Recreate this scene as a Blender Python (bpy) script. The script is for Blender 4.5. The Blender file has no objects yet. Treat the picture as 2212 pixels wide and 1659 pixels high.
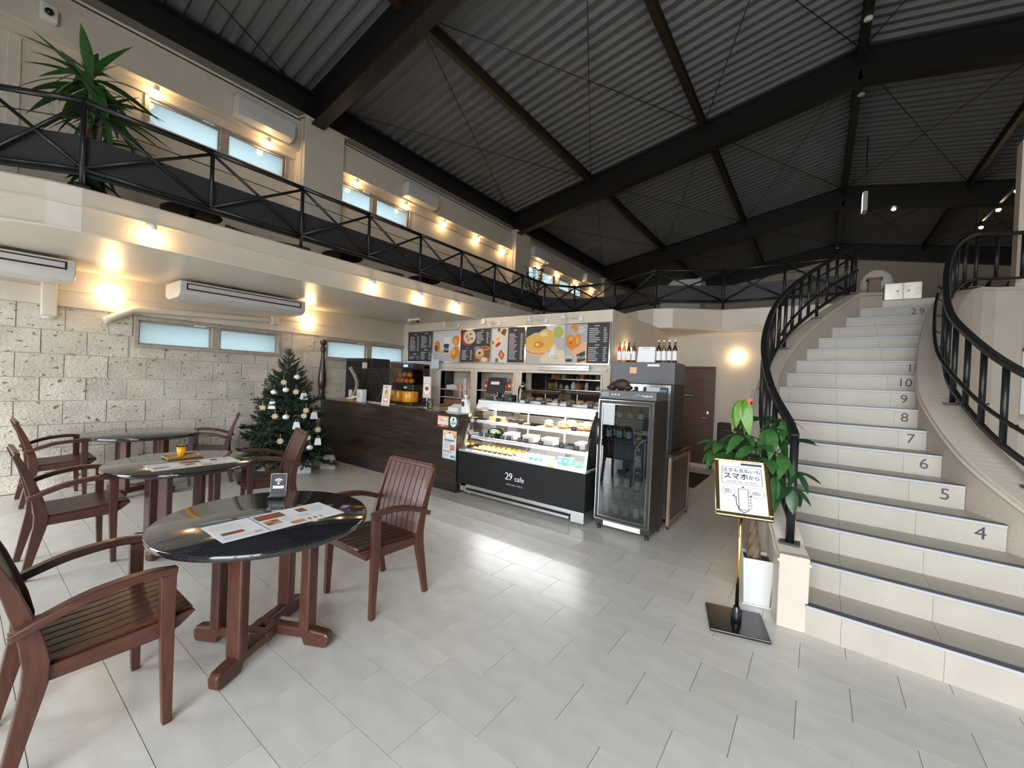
import bpy, math, random
from mathutils import Vector, Matrix
S = bpy.context.scene
COL = S.collection
R = math.radians
random.seed(7)
# ------------------------------------------------------------------ camera
cam_d = bpy.data.cameras.new('camera')
cam_d.sensor_fit = 'HORIZONTAL'; cam_d.sensor_width = 36.0
cam_d.lens = 893.7 / 2212 * 36.0
cam_d.clip_start = 0.02; cam_d.clip_end = 200
cam = bpy.data.objects.new('camera', cam_d); COL.objects.link(cam)
_yaw, _pitch, _roll = 0.6357, -0.0107, 0.0427
_f = Vector((-math.sin(_yaw)*math.cos(_pitch), math.cos(_yaw)*math.cos(_pitch), math.sin(_pitch)))
_r0 = Vector((math.cos(_yaw), math.sin(_yaw), 0)); _u0 = _r0.cross(_f)
_r = math.cos(_roll)*_r0 + math.sin(_roll)*_u0
_u = -math.sin(_roll)*_r0 + math.cos(_roll)*_u0
cam.matrix_world = Matrix(((_r.x, _u.x, -_f.x, 0), (_r.y, _u.y, -_f.y, 0), (_r.z, _u.z, -_f.z, 1.58), (0, 0, 0, 1)))
S.camera = cam
# ------------------------------------------------------------------ world, exposure
W = bpy.data.worlds.new('overcast_sky'); S.world = W; W.use_nodes = True
_n = W.node_tree.nodes; _bg = _n['Background']
_bg.inputs[0].default_value = (0.90, 0.95, 1.0, 1); _bg.inputs[1].default_value = 4.9
S.view_settings.view_transform = 'Standard'; S.view_settings.look = 'None'
S.view_settings.exposure = 1.42; S.view_settings.gamma = 1.0; S.view_settings.use_curve_mapping = False
S.cycles.use_denoising = True
S.cycles.max_bounces = 8; S.cycles.diffuse_bounces = 5; S.cycles.glossy_bounces = 4
S.cycles.transmission_bounces = 6; S.cycles.transparent_max_bounces = 16
S.cycles.sample_clamp_indirect = 6.0; S.cycles.caustics_reflective = False; S.cycles.caustics_refractive = False
def portal(name, loc, rot, sx, sy):
    d = bpy.data.lights.new(name, 'AREA'); d.shape = 'RECTANGLE'; d.size = sx; d.size_y = sy
    d.cycles.is_portal = True
    o = bpy.data.objects.new(name, d); o.location = loc; o.rotation_euler = rot; COL.objects.link(o)
portal('daylight_portal', (-5.75, -2.34, 1.3), (R(90), 0, 0), 2.9, 2.6)
portal('daylight_portal_upper', (1.0, -2.34, 4.3), (R(90), 0, 0), 6.0, 1.4)  # portal for the upper opening added to light treads and roof
portal('daylight_portal_entrance', (1.3, -2.34, 1.3), (R(90), 0, 0), 5.4, 2.6)
# ------------------------------------------------------------------ mesh helpers
def mats_of(m): return m if isinstance(m, (list, tuple)) else [m]
class MB:
    def __init__(s): s.v = []; s.f = []; s.mi = []; s.sm = []; s.cur = 0
    def use(s, i): s.cur = i; return s
    def add(s, vs, fs, smooth=False):
        b = len(s.v); s.v += [tuple(p) for p in vs]
        for f in fs:
            s.f.append([b+i for i in f]); s.mi.append(s.cur); s.sm.append(smooth)
        return s
    def bb(s, x0, x1, y0, y1, z0, z1):
        vs = [(x0,y0,z0),(x1,y0,z0),(x1,y1,z0),(x0,y1,z0),(x0,y0,z1),(x1,y0,z1),(x1,y1,z1),(x0,y1,z1)]
        return s.add(vs, [(0,3,2,1),(4,5,6,7),(0,1,5,4),(1,2,6,5),(2,3,7,6),(3,0,4,7)])
    def box(s, c, size, M=None):
        hx, hy, hz = size[0]/2, size[1]/2, size[2]/2
        vs = [Vector(p) for p in [(-hx,-hy,-hz),(hx,-hy,-hz),(hx,hy,-hz),(-hx,hy,-hz),(-hx,-hy,hz),(hx,-hy,hz),(hx,hy,hz),(-hx,hy,hz)]]
        if M is not None: vs = [M @ p for p in vs]
        c = Vector(c)
        return s.add([p+c for p in vs], [(0,3,2,1),(4,5,6,7),(0,1,5,4),(1,2,6,5),(2,3,7,6),(3,0,4,7)])
    def bar(s, a, b, w, h, up=(0,0,1)):
        a = Vector(a); b = Vector(b); d = (b-a); L = d.length; d.normalize()
        up = Vector(up)
        if abs(d.dot(up)) > .98: up = Vector((1,0,0))
        x = d.cross(up).normalized(); z = x.cross(d)
        vs = []
        for p in (a, b):
            for sx, sz in ((-1,-1),(1,-1),(1,1),(-1,1)): vs.append(p + x*(sx*w/2) + z*(sz*h/2))
        return s.add(vs, [(0,1,2,3),(7,6,5,4),(0,4,5,1),(1,5,6,2),(2,6,7,3),(3,7,4,0)])
    def sweep(s, pts, w, h, up=(0,0,1)):
        """rectangular section swept along points; w across, h along up"""
        pts = [Vector(p) for p in pts]; n = len(pts); vs = []; up = Vector(up)
        ws = w if isinstance(w, (list, tuple)) else [w]*n
        hs = h if isinstance(h, (list, tuple)) else [h]*n
        for i, p in enumerate(pts):
            t = (pts[min(i+1, n-1)] - pts[max(i-1, 0)]).normalized()
            x = t.cross(up).normalized(); z = x.cross(t)
            for sx, sz in ((-1,-1),(1,-1),(1,1),(-1,1)): vs.append(p + x*(sx*ws[i]/2) + z*(sz*hs[i]/2))
        fs = [(3,2,1,0), tuple(4*(n-1)+k for k in range(4))]
        for i in range(n-1):
            for k in range(4):
                a = 4*i+k; b = 4*i+(k+1) % 4
                fs.append((a, b, b+4, a+4))
        return s.add(vs, fs)
    def prism(s, poly, axis, a, b):
        """poly of 2-D points extruded along axis from a to b (x: (y,z); y: (x,z); z: (x,y))"""
        n = len(poly)
        def P(p, t): return {'x': (t, p[0], p[1]), 'y': (p[0], t, p[1]), 'z': (p[0], p[1], t)}[axis]
        vs = [P(p, a) for p in poly] + [P(p, b) for p in poly]
        fs = [tuple(range(n-1, -1, -1)), tuple(range(n, 2*n))]
        fs += [(i, (i+1) % n, n+(i+1) % n, n+i) for i in range(n)]
        return s.add(vs, fs)
    def tube(s, pts, r, n=8, cap=True):
        pts = [Vector(p) for p in pts]; m = len(pts)
        rs = r if isinstance(r, (list, tuple)) else [r]*m
        t0 = (pts[1]-pts[0]).normalized()
        ref = Vector((0,0,1)) if abs(t0.z) < .9 else Vector((1,0,0))
        x = t0.cross(ref).normalized(); vs = []
        for i, p in enumerate(pts):
            t = (pts[min(i+1, m-1)] - pts[max(i-1, 0)])
            t = t.normalized() if t.length > 1e-9 else t0
            x = (x - t*x.dot(t)).normalized(); y = t.cross(x)
            for k in range(n):
                a = 2*math.pi*k/n; vs.append(p + (x*math.cos(a) + y*math.sin(a))*rs[i])
        fs = []
        for i in range(m-1):
            for k in range(n):
                a = i*n+k; b = i*n+(k+1) % n; fs.append((a, b, b+n, a+n))
        s.add(vs, fs, True)
        if cap:
            b0 = len(s.v)-len(vs)
            for f in (list(range(n-1, -1, -1)), [(m-1)*n+k for k in range(n)]):
                s.f.append([b0+i for i in f]); s.mi.append(s.cur); s.sm.append(False)
        return s
    def lathe(s, prof, n=16, c=(0,0,0), M=None, smooth=True):
        c = Vector(c); vs = []; m = len(prof)
        for r, z in prof:
            for k in range(n):
                a = 2*math.pi*k/n; p = Vector((r*math.cos(a), r*math.sin(a), z))
                vs.append((M @ p if M is not None else p) + c)
        fs = []
        for i in range(m-1):
            for k in range(n):
                a = i*n+k; b = i*n+(k+1) % n; fs.append((a, b, b+n, a+n))
        s.add(vs, fs, smooth)
        b0 = len(s.v)-len(vs)
        for i, rev in ((0, True), (m-1, False)):
            if prof[i][0] > 1e-4:
                f = [b0+i*n+k for k in range(n)]
                s.f.append(f[::-1] if rev else f); s.mi.append(s.cur); s.sm.append(False)
        return s
    def ball(s, c, r, nu=12, nv=8, M=None):
        if not isinstance(r, (list, tuple)): r = (r, r, r)
        c = Vector(c); vs = []; 
        for j in range(nv+1):
            t = math.pi*j/nv
            for k in range(nu):
                a = 2*math.pi*k/nu
                p = Vector((r[0]*math.sin(t)*math.cos(a), r[1]*math.sin(t)*math.sin(a), -r[2]*math.cos(t)))
                vs.append((M @ p if M is not None else p) + c)
        fs = [(j*nu+k, j*nu+(k+1) % nu, (j+1)*nu+(k+1) % nu, (j+1)*nu+k) for j in range(nv) for k in range(nu)]
        return s.add(vs, fs, True)
    def face(s, pts): return s.add(pts, [tuple(range(len(pts)))])
    def mesh(s, name, mats):
        me = bpy.data.meshes.new(name); me.from_pydata(s.v, [], s.f); 
        for m in mats_of(mats): me.materials.append(m)
        me.polygons.foreach_set('material_index', s.mi); me.polygons.foreach_set('use_smooth', s.sm)
        me.update(); return me
    def build(s, name, mats, parent=None, bevel=0, **kw):
        return link(name, s.mesh(name, mats), parent, bevel, **kw)
def link(name, me, parent=None, bevel=0, loc=None, rot=None):
    o = bpy.data.objects.new(name, me); COL.objects.link(o)
    if loc is not None: o.location = loc
    if rot is not None: o.rotation_euler = rot
    if parent is not None:
        o.parent = parent
        if parent.get('_w'): o.matrix_parent_inverse = Matrix.Translation(-Vector(parent.location))
    if bevel:
        m = o.modifiers.new('bevel', 'BEVEL'); m.width = bevel; m.segments = 2; m.limit_method = 'ANGLE'; m.angle_limit = R(40)
        m.harden_normals = False
    return o
def tag(o, label, cat, group=None):
    o['label'] = label; o['category'] = cat
    if group: o['group'] = group
    return o
def struct(o): o['kind'] = 'structure'; return o
def thing(name, label, cat, loc=(0,0,0), rz=0, group=None, world=True):
    """an Empty at the thing's base; with world=True its parts are written in world coordinates"""
    o = bpy.data.objects.new(name, None); COL.objects.link(o); o.location = loc; o.empty_display_size = .1
    if world: o['_w'] = 1
    else: o.rotation_euler = (0, 0, rz)
    return tag(o, label, cat, group)
def copy_tree(o, parent=None):
    c = o.copy(); COL.objects.link(c)
    if parent is not None: c.parent = parent
    for ch in o.children: copy_tree(ch, c)
    return c
def place(proto, used, loc, rz, label, group=None):
    o = proto if not used else copy_tree(proto)
    o.location = loc; o.rotation_euler = (0, 0, rz); o['label'] = label
    if group: o['group'] = group
    return o
def text_mesh(name, body, size, mats, M, extrude=0.0006, align='CENTER', bold=0.0, spacing=1.0):
    c = bpy.data.curves.new(name, 'FONT'); c.body = body; c.size = size; c.extrude = extrude
    c.align_x = align; c.align_y = 'CENTER'; c.offset = bold; c.resolution_u = 3; c.space_character = spacing
    t = bpy.data.objects.new(name, c); me = bpy.data.meshes.new_from_object(t)
    bpy.data.objects.remove(t); bpy.data.curves.remove(c)
    me.transform(M); me.name = name; me.materials.clear()
    for m in mats_of(mats): me.materials.append(m)
    return me
def frame_M(origin, x, z):
    """text frame: x right, z up, readable from the side that x cross z points away from"""
    x = Vector(x).normalized(); z = Vector(z).normalized(); n = x.cross(z)
    o = Vector(origin)
    return Matrix(((x.x, z.x, n.x, o.x), (x.y, z.y, n.y, o.y), (x.z, z.z, n.z, o.z), (0,0,0,1)))
# ------------------------------------------------------------------ materials
MATS = {}
def nt(name):
    m = bpy.data.materials.new(name); m.use_nodes = True; MATS[name] = m
    n = m.node_tree.nodes; b = n['Principled BSDF']; return m, m.node_tree, b
def pm(name, col, rough=.5, metal=0, noise=0, nscale=8, bump=0, bscale=40, coat=0, rand=0, spec=None, stretch=None, emit=None, es=0, trans=0, dark=.6, alpha=None):
    m, t, b = nt(name); N = t.nodes; L = t.links
    b.inputs['Roughness'].default_value = rough; b.inputs['Metallic'].default_value = metal
    b.inputs['Base Color'].default_value = (*col, 1)
    if coat: b.inputs['Coat Weight'].default_value = coat; b.inputs['Coat Roughness'].default_value = .12
    if spec is not None: b.inputs['Specular IOR Level'].default_value = spec
    if emit: b.inputs['Emission Color'].default_value = (*emit, 1); b.inputs['Emission Strength'].default_value = es
    if trans: b.inputs['Transmission Weight'].default_value = trans
    if noise or bump:
        tc = N.new('ShaderNodeTexCoord'); mp = N.new('ShaderNodeMapping'); L.new(tc.outputs['Object'], mp.inputs[0])
        if stretch: mp.inputs['Scale'].default_value = stretch
    if noise:
        nz = N.new('ShaderNodeTexNoise'); nz.inputs['Scale'].default_value = nscale; nz.inputs['Detail'].default_value = 5
        L.new(mp.outputs[0], nz.inputs['Vector'])
        rp = N.new('ShaderNodeValToRGB'); rp.color_ramp.elements[0].position = .3; rp.color_ramp.elements[1].position = .7
        rp.color_ramp.elements[0].color = (*[c*(1-noise*dark) for c in col], 1)
        rp.color_ramp.elements[1].color = (*[min(1, c*(1+noise*.35)) for c in col], 1)
        L.new(nz.outputs[0], rp.inputs[0]); out = rp.outputs[0]
        if rand:
            oi = N.new('ShaderNodeObjectInfo'); hs = N.new('ShaderNodeHueSaturation'); mr = N.new('ShaderNodeMapRange')
            mr.inputs[3].default_value = 1-rand; mr.inputs[4].default_value = 1+rand
            L.new(oi.outputs['Random'], mr.inputs[0]); L.new(mr.outputs[0], hs.inputs['Value']); L.new(out, hs.inputs['Color']); out = hs.outputs[0]
        L.new(out, b.inputs['Base Color'])
    if bump:
        n2 = N.new('ShaderNodeTexNoise'); n2.inputs['Scale'].default_value = bscale; n2.inputs['Detail'].default_value = 3
        L.new(mp.outputs[0], n2.inputs['Vector'])
        bp = N.new('ShaderNodeBump'); bp.inputs['Strength'].default_value = bump; bp.inputs['Distance'].default_value = .01
        L.new(n2.outputs[0], bp.inputs['Height']); L.new(bp.outputs[0], b.inputs['Normal'])
    return m
def emis(name, col, st):
    m = bpy.data.materials.new(name); m.use_nodes = True; t = m.node_tree; t.nodes.remove(t.nodes['Principled BSDF'])
    e = t.nodes.new('ShaderNodeEmission'); e.inputs[0].default_value = (*col, 1); e.inputs[1].default_value = st
    t.links.new(e.outputs[0], t.nodes['Material Output'].inputs[0]); MATS[name] = m; return m
def glassy(name, tint=(1,1,1), rough=.02, f0=1.45, extra=0.0):
    """thin pane: clear transmission with a fresnel reflection"""
    m = bpy.data.materials.new(name); m.use_nodes = True; t = m.node_tree; N = t.nodes; N.remove(N['Principled BSDF'])
    tr = N.new('ShaderNodeBsdfTransparent'); tr.inputs[0].default_value = (*tint, 1)
    gl = N.new('ShaderNodeBsdfGlossy'); gl.inputs['Roughness'].default_value = rough
    fr = N.new('ShaderNodeFresnel'); fr.inputs[0].default_value = f0
    ad = N.new('ShaderNodeMath'); ad.operation = 'ADD'; ad.inputs[1].default_value = extra; ad.use_clamp = True
    mx = N.new('ShaderNodeMixShader')
    t.links.new(fr.outputs[0], ad.inputs[0]); t.links.new(ad.outputs[0], mx.inputs[0])
    t.links.new(tr.outputs[0], mx.inputs[1]); t.links.new(gl.outputs[0], mx.inputs[2])
    t.links.new(mx.outputs[0], N['Material Output'].inputs[0]); MATS[name] = m; return m
def frosted(name, col):
    m = bpy.data.materials.new(name); m.use_nodes = True; t = m.node_tree; N = t.nodes; N.remove(N['Principled BSDF'])
    tl = N.new('ShaderNodeBsdfTranslucent'); tl.inputs[0].default_value = (*col, 1)
    gl = N.new('ShaderNodeBsdfGlossy'); gl.inputs['Roughness'].default_value = .15
    fr = N.new('ShaderNodeFresnel'); fr.inputs[0].default_value = 1.45; mx = N.new('ShaderNodeMixShader')
    nz = N.new('ShaderNodeTexNoise'); nz.inputs['Scale'].default_value = 90
    bp = N.new('ShaderNodeBump'); bp.inputs['Strength'].default_value = .25
    t.links.new(nz.outputs[0], bp.inputs['Height']); t.links.new(bp.outputs[0], gl.inputs['Normal'])
    t.links.new(fr.outputs[0], mx.inputs[0]); t.links.new(tl.outputs[0], mx.inputs[1]); t.links.new(gl.outputs[0], mx.inputs[2])
    t.links.new(mx.outputs[0], N['Material Output'].inputs[0]); MATS[name] = m; return m
cream = pm('cream_paint', (.70, .63, .53), .55, noise=.10, nscale=3, bump=.25, bscale=25)
cream_gloss = pm('cream_gloss_paint', (.68, .61, .51), .32, noise=.10, nscale=2.5, bump=.12, bscale=14)
cream_block = pm('cream_painted_block', (.70, .63, .52), .6, noise=.08, nscale=5, bump=.35, bscale=60, rand=.03)
trim_m = pm('cream_trim', (.72, .66, .56), .4, noise=.05)
alu = pm('old_aluminium', (.50, .44, .38), .45, .35, noise=.3, nscale=14)
grout = pm('grout', (.33, .31, .28), .8, noise=.2, nscale=20)
tile_m = pm('floor_tile_stone', (.60, .58, .535), .30, noise=.16, nscale=4, bump=.05, bscale=30, rand=.05, stretch=(1, 2.2, 1))
stair_m = pm('stair_tile_stone', (.43, .39, .33), .42, noise=.12, nscale=5, bump=.06, bscale=40, rand=.03)
plaster = pm('stair_plaster', (.58, .51, .43), .6, noise=.08, nscale=4, bump=.3, bscale=70)
wood = pm('mahogany_wood', (.078, .025, .0145), .40, noise=.55, nscale=7, stretch=(9, 9, 1.2), coat=.16, rand=.06)
wood_h = pm('mahogany_wood_lengthwise', (.078, .025, .0145), .40, noise=.55, nscale=7, stretch=(9, 1.2, 9), coat=.16, rand=.08)
dwood = pm('dark_counter_panel', (.040, .026, .019), .20, noise=.7, nscale=5, stretch=(.5, 6, 6), coat=.35)
dwood2 = pm('dark_turned_wood', (.030, .017, .013), .28, noise=.4, nscale=6, coat=.3)
door_m = pm('walnut_door', (.10, .038, .018), .38, noise=.6, nscale=4, stretch=(.6, 6, 9))
rail_m = pm('black_rail_paint', (.012, .0125, .014), .36, noise=.2, nscale=30)
panel_m = pm('charcoal_panel', (.022, .023, .026), .55)
beam_m = pm('black_steel_paint', (.016, .015, .014), .42, noise=.2, nscale=6)
purlin_m = pm('brown_steel_paint', (.030, .020, .012), .45, noise=.3, nscale=5)
deck_m = pm('grey_steel_deck', (.17, .173, .182), .6, .1, noise=.15, nscale=2)
white_m = pm('white_plastic', (.80, .80, .78), .38)
white_ac = pm('white_appliance', (.66, .66, .65), .35)
paper_m = pm('white_paper', (.82, .82, .84), .7)
black_m = pm('black_plastic', (.018, .018, .02), .4)
black_g = pm('black_gloss', (.012, .012, .014), .12)
case_black = pm('black_laminate', (.016, .017, .018), .6, spec=.2)
steel = pm('brushed_steel', (.60, .60, .60), .28, .9, noise=.15, nscale=20, stretch=(1, 12, 12))
chrome = pm('chrome', (.75, .75, .76), .12, 1)
brass = pm('polished_brass', (.80, .60, .22), .18, 1)
glass_m = glassy('clear_glass')
glass_fr = glassy('fridge_door_glass', (.55, .60, .62), .01, 1.5, .10)
acryl = glassy('clear_acrylic', (.97, .98, .98), .03, 1.4)
frost_m = frosted('frosted_glass', (.46, .53, .55))
green1 = pm('glossy_leaf', (.045, .135, .035), .35, noise=.5, nscale=9)
green2 = pm('fresh_leaf', (.12, .26, .035), .4, noise=.4, nscale=9)
green3 = pm('fir_needle', (.020, .052, .026), .55, noise=.5, nscale=12)
green4 = pm('dark_leaf', (.022, .070, .028), .35, noise=.5, nscale=9)
bark_m = pm('bark', (.16, .11, .065), .8, noise=.6, nscale=20, bump=.5, bscale=40)
soil_m = pm('soil', (.10, .055, .03), .9, noise=.6, nscale=40, bump=.6, bscale=60)
bulb_m = emis('warm_bulb_glow', (1.0, .64, .29), 19)
led_spill = emis('added_floor_spill_light', (.94, .97, 1.0), 85)  # emission of the added bar that brightens the floor
led_m = emis('showcase_led', (.94, .97, 1.0), 30)
spot_m = emis('spot_glow', (1.0, .78, .50), 60)
def granite():
    m, t, b = nt('black_granite'); N = t.nodes; L = t.links
    tc = N.new('ShaderNodeTexCoord'); v = N.new('ShaderNodeTexNoise'); v.inputs['Scale'].default_value = 160; v.inputs['Detail'].default_value = 2
    L.new(tc.outputs['Object'], v.inputs['Vector']); rp = N.new('ShaderNodeValToRGB')
    rp.color_ramp.elements[0].position = .5; rp.color_ramp.elements[1].position = .78
    rp.color_ramp.elements[0].color = (.012, .013, .015, 1); rp.color_ramp.elements[1].color = (.04, .042, .045, 1)
    L.new(v.outputs[0], rp.inputs[0]); L.new(rp.outputs[0], b.inputs['Base Color'])
    b.inputs['Roughness'].default_value = .10; b.inputs['Coat Weight'].default_value = .6; b.inputs['Coat Roughness'].default_value = .05
    return m
granite_m = granite()
def coral():
    m, t, b = nt('coral_limestone'); N = t.nodes; L = t.links
    g = N.new('ShaderNodeNewGeometry'); mp = N.new('ShaderNodeMapping'); L.new(g.outputs['Position'], mp.inputs[0]); mp.inputs['Rotation'].default_value = (R(28), 0, 0)
    mp.inputs['Scale'].default_value = (1, .75, 1.25)
    n1 = N.new('ShaderNodeTexNoise'); n1.inputs['Scale'].default_value = 3.5; n1.inputs['Detail'].default_value = 6; L.new(mp.outputs[0], n1.inputs['Vector'])
    r1 = N.new('ShaderNodeValToRGB'); r1.color_ramp.elements[0].position = .32; r1.color_ramp.elements[1].position = .62
    r1.color_ramp.elements[0].color = (.58, .52, .43, 1); r1.color_ramp.elements[1].color = (.70, .655, .57, 1); L.new(n1.outputs[0], r1.inputs[0])
    n2 = N.new('ShaderNodeTexNoise'); n2.inputs['Scale'].default_value = 17; n2.inputs['Detail'].default_value = 3; n2.inputs['Roughness'].default_value = .6; L.new(mp.outputs[0], n2.inputs['Vector'])
    r2 = N.new('ShaderNodeValToRGB'); r2.color_ramp.elements[0].position = .635; r2.color_ramp.elements[1].position = .69
    r2.color_ramp.elements[0].color = (0,0,0,1); r2.color_ramp.elements[1].color = (1,1,1,1); L.new(n2.outputs[0], r2.inputs[0])
    mx = N.new('ShaderNodeMixRGB'); mx.inputs[2].default_value = (.28, .20, .14, 1); L.new(r2.outputs[0], mx.inputs[0])
    oi = N.new('ShaderNodeObjectInfo'); hs = N.new('ShaderNodeHueSaturation'); mr = N.new('ShaderNodeMapRange'); mr.inputs[3].default_value = .90; mr.inputs[4].default_value = 1.06
    L.new(oi.outputs['Random'], mr.inputs[0]); L.new(mr.outputs[0], hs.inputs['Value']); L.new(r1.outputs[0], hs.inputs['Color'])
    L.new(hs.outputs[0], mx.inputs[1]); L.new(mx.outputs[0], b.inputs['Base Color']); b.inputs['Roughness'].default_value = .85
    n3 = N.new('ShaderNodeTexNoise'); n3.inputs['Scale'].default_value = 45; n3.inputs['Detail'].default_value = 4; L.new(mp.outputs[0], n3.inputs['Vector'])
    sb = N.new('ShaderNodeMath'); sb.operation = 'SUBTRACT'; L.new(n3.outputs[0], sb.inputs[0]); L.new(r2.outputs[0], sb.inputs[1])
    bp = N.new('ShaderNodeBump'); bp.inputs['Strength'].default_value = .7; bp.inputs['Distance'].default_value = .02
    L.new(sb.outputs[0], bp.inputs['Height']); L.new(bp.outputs[0], b.inputs['Normal'])
    return m
coral_m = coral()
def flat(name, c, rough=.55, spec=.3): return pm(name, c, rough, spec=spec)
# ------------------------------------------------------------------ curves
def crv(pts, n=6):
    """Catmull-Rom through points"""
    P = [Vector(p) for p in pts]; P = [P[0]*2-P[1]] + P + [P[-1]*2-P[-2]]; out = []
    for i in range(1, len(P)-2):
        for k in range(n):
            t = k/n; a, b, c, d = P[i-1], P[i], P[i+1], P[i+2]
            out.append(.5*((2*b) + (c-a)*t + (2*a-5*b+4*c-d)*t*t + (3*b-a-3*c+d)*t**3))
    out.append(P[-2]); return out
def lerp_at(pts, v, axis=1, want=0):
    for a, b in zip(pts, pts[1:]):
        if a[axis] <= v <= b[axis]:
            t = (v-a[axis])/max(1e-9, b[axis]-a[axis]); return a[want]+t*(b[want]-a[want])
    return pts[0][want] if v < pts[0][axis] else pts[-1][want]
# ------------------------------------------------------------------ floor
floor = struct(MB().bb(-7.7, 8.3, -2.5, 9.0, -.12, -.005).build('floor', grout))
tm = MB().bb(-.2235, .2235, -.1485, .1485, -.012, 0).mesh('tile', tile_m)
tl = []
X0, Y0 = -2.497, 3.202
for r in range(-19, 19):
    y = Y0-.3*r-.15
    for k in range(-12, 25):
        x = X0+.45*(k+(.5 if r % 2 == 0 else 0))+.225
        if -7.6 < x < 8 and -2.3 < y < 8.85: tl.append((x, y))
def seen_size(p):
    d = Vector((p[0], p[1], -1.58)); z = d.dot(_f)
    if z < .3: return 0
    u = d.dot(_r)/z; w = d.dot(_u)/z
    if abs(u) > 1.3 or abs(w) > 1.0: return 0
    if p[1] > 4.1 and p[0] < -1.3: return 0
    if p[0] > -.1 and p[1] > 3.5: return 0
    return 1/(z*z*d.length)
tl.sort(key=seen_size, reverse=True)
for x, y in tl[:300]: link('tile', tm, floor, loc=(x, y, 0))
rest = MB()
for x, y in tl[300:]: rest.bb(x-.2235, x+.2235, y-.1485, y+.1485, -.012, 0)
o = rest.build('far_tiles', tile_m, floor); o['kind'] = 'stuff'
# ------------------------------------------------------------------ left wall
WX = -7.45
LW = [(1.5, 3.3), (4.2, 5.99)]                 # low windows
UW = [(1.53, 3.31), (4.2, 5.97), (10.55, 12.3), (12.6, 14.35)]   # high windows
LZ = (1.845, 2.175); UZ = (4.85, 5.20)
wl = MB()
def strip(z0, z1, wins, face):
    y = -2.5
    for a, b in wins+[(22.3, 22.3)]:
        wl.bb(-7.75, face, y, a, z0, z1); y = b
wl.bb(-7.75, WX-.03, -2.5, 22.3, 0, LZ[0]); strip(LZ[0], LZ[1], LW, WX-.03)
wl.bb(-7.75, WX-.03, -2.5, 22.3, LZ[1], 2.24); wl.bb(-7.75, WX, -2.5, 22.3, 2.24, UZ[0]-.02)
strip(UZ[0]-.02, UZ[1]+.02, UW, WX); wl.bb(-7.75, WX, -2.5, 22.3, UZ[1]+.02, 6.40)
wall_left = struct(wl.build('wall_left', cream))
zs = [0, .22, .51, .797, 1.085, 1.37, 1.655, 1.945, 2.24]
def cut(rects, w):
    out = []
    for (a, b, c, d) in rects:
        if b <= w[0] or a >= w[1] or d <= w[2] or c >= w[3]: out.append((a, b, c, d)); continue
        if a < w[0]: out.append((a, w[0], c, d))
        if b > w[1]: out.append((w[1], b, c, d))
        m0, m1 = max(a, w[0]), min(b, w[1])
        if c < w[2]: out.append((m0, m1, c, w[2]))
        if d > w[3]: out.append((m0, m1, w[3], d))
    return out
rb = random.Random(3)
for ci in range(8):
    c0, c1 = zs[ci], zs[ci+1]; off = .43 if (7-ci) % 2 == 0 else .625
    for k in range(-5, 15):
        a = off+.39*k; b = a+.39
        if k >= 0 and rb.random() < .15: pass
        if b > 5.96: continue
        rc = [(a, b, c0, c1)]
        for w in LW: rc = cut(rc, (w[0]-.06, w[1]+.06, LZ[0]-.03, LZ[1]+.03))
        for (p, q, s, t) in rc:
            if q-p < .05 or t-s < .03: continue
            m = MB(); g = .0015; d = .012+rb.random()*.008; e = .003
            m.add([(WX-.04, p+g, s+g), (WX-.04, q-g, s+g), (WX-.04, q-g, t-g), (WX-.04, p+g, t-g),
                   (WX-.03+d, p+g+e, s+g+e), (WX-.03+d+rb.uniform(-.004, .004), q-g-e, s+g+e), (WX-.03+d, q-g-e, t-g-e), (WX-.03+d+rb.uniform(-.004, .004), p+g+e, t-g-e)],
                  [(0,3,2,1), (4,5,6,7), (0,1,5,4), (1,2,6,5), (2,3,7,6), (3,0,4,7)])
            m.build('stone_block', coral_m, wall_left)
for ri in range(4):
    for k in range(-1, 16):
        a = .35+.62*k+(.31 if ri % 2 else 0)
        if a+.62 > 9.5: continue
        z0 = 3.12+.42*ri
        MB().bb(WX-.005, WX+.006, a+.003, a+.617, z0+.003, z0+.417).build('wall_block', cream_block, wall_left)
MB().bb(WX, WX+.02, -.6, 5.96, 2.44, 2.452).build('trim_line', trim_m, wall_left)
def window(n, y0, y1, z0, z1, pane):
    w = MB(); d0, d1 = WX-.10, WX+.025; mid = (y0+y1)/2; fr = .035
    w.bb(d0, d1, y0-.05, y1+.05, z1, z1+.045); w.bb(d0, d1, y0-.05, y1+.05, z0-.04, z0)
    w.bb(d0, d1, y0-.05, y0, z0, z1); w.bb(d0, d1, y1, y1+.05, z0, z1); w.bb(d0, d1-.01, mid-.055, mid+.055, z0, z1)
    o = struct(w.build('window_%d' % n, alu, None, bevel=.004))
    for a, b in ((y0, mid-.055), (mid+.055, y1)):
        s = MB(); s.bb(WX-.07, WX-.03, a, b, z1-.025, z1); s.bb(WX-.07, WX-.03, a, b, z0, z0+.02)
        s.bb(WX-.07, WX-.03, a, a+.02, z0+.02, z1-.025); s.bb(WX-.07, WX-.03, b-.02, b, z0+.02, z1-.025)
        s.build('sash', alu, o)
        MB().bb(WX-.06, WX-.052, a+.02, b-.02, z0+.02, z1-.025).build('pane', pane, o)
    MB().box((WX+.03, (y0*.62+y1*.38), z1-.005), (.03, .14, .02)).build('latch', white_m, o)
wn = 1
for a, b in LW: window(wn, a, b, LZ[0], LZ[1], frost_m); wn += 1
for a, b in UW: window(wn, a, b, UZ[0], UZ[1], frost_m); wn += 1
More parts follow.
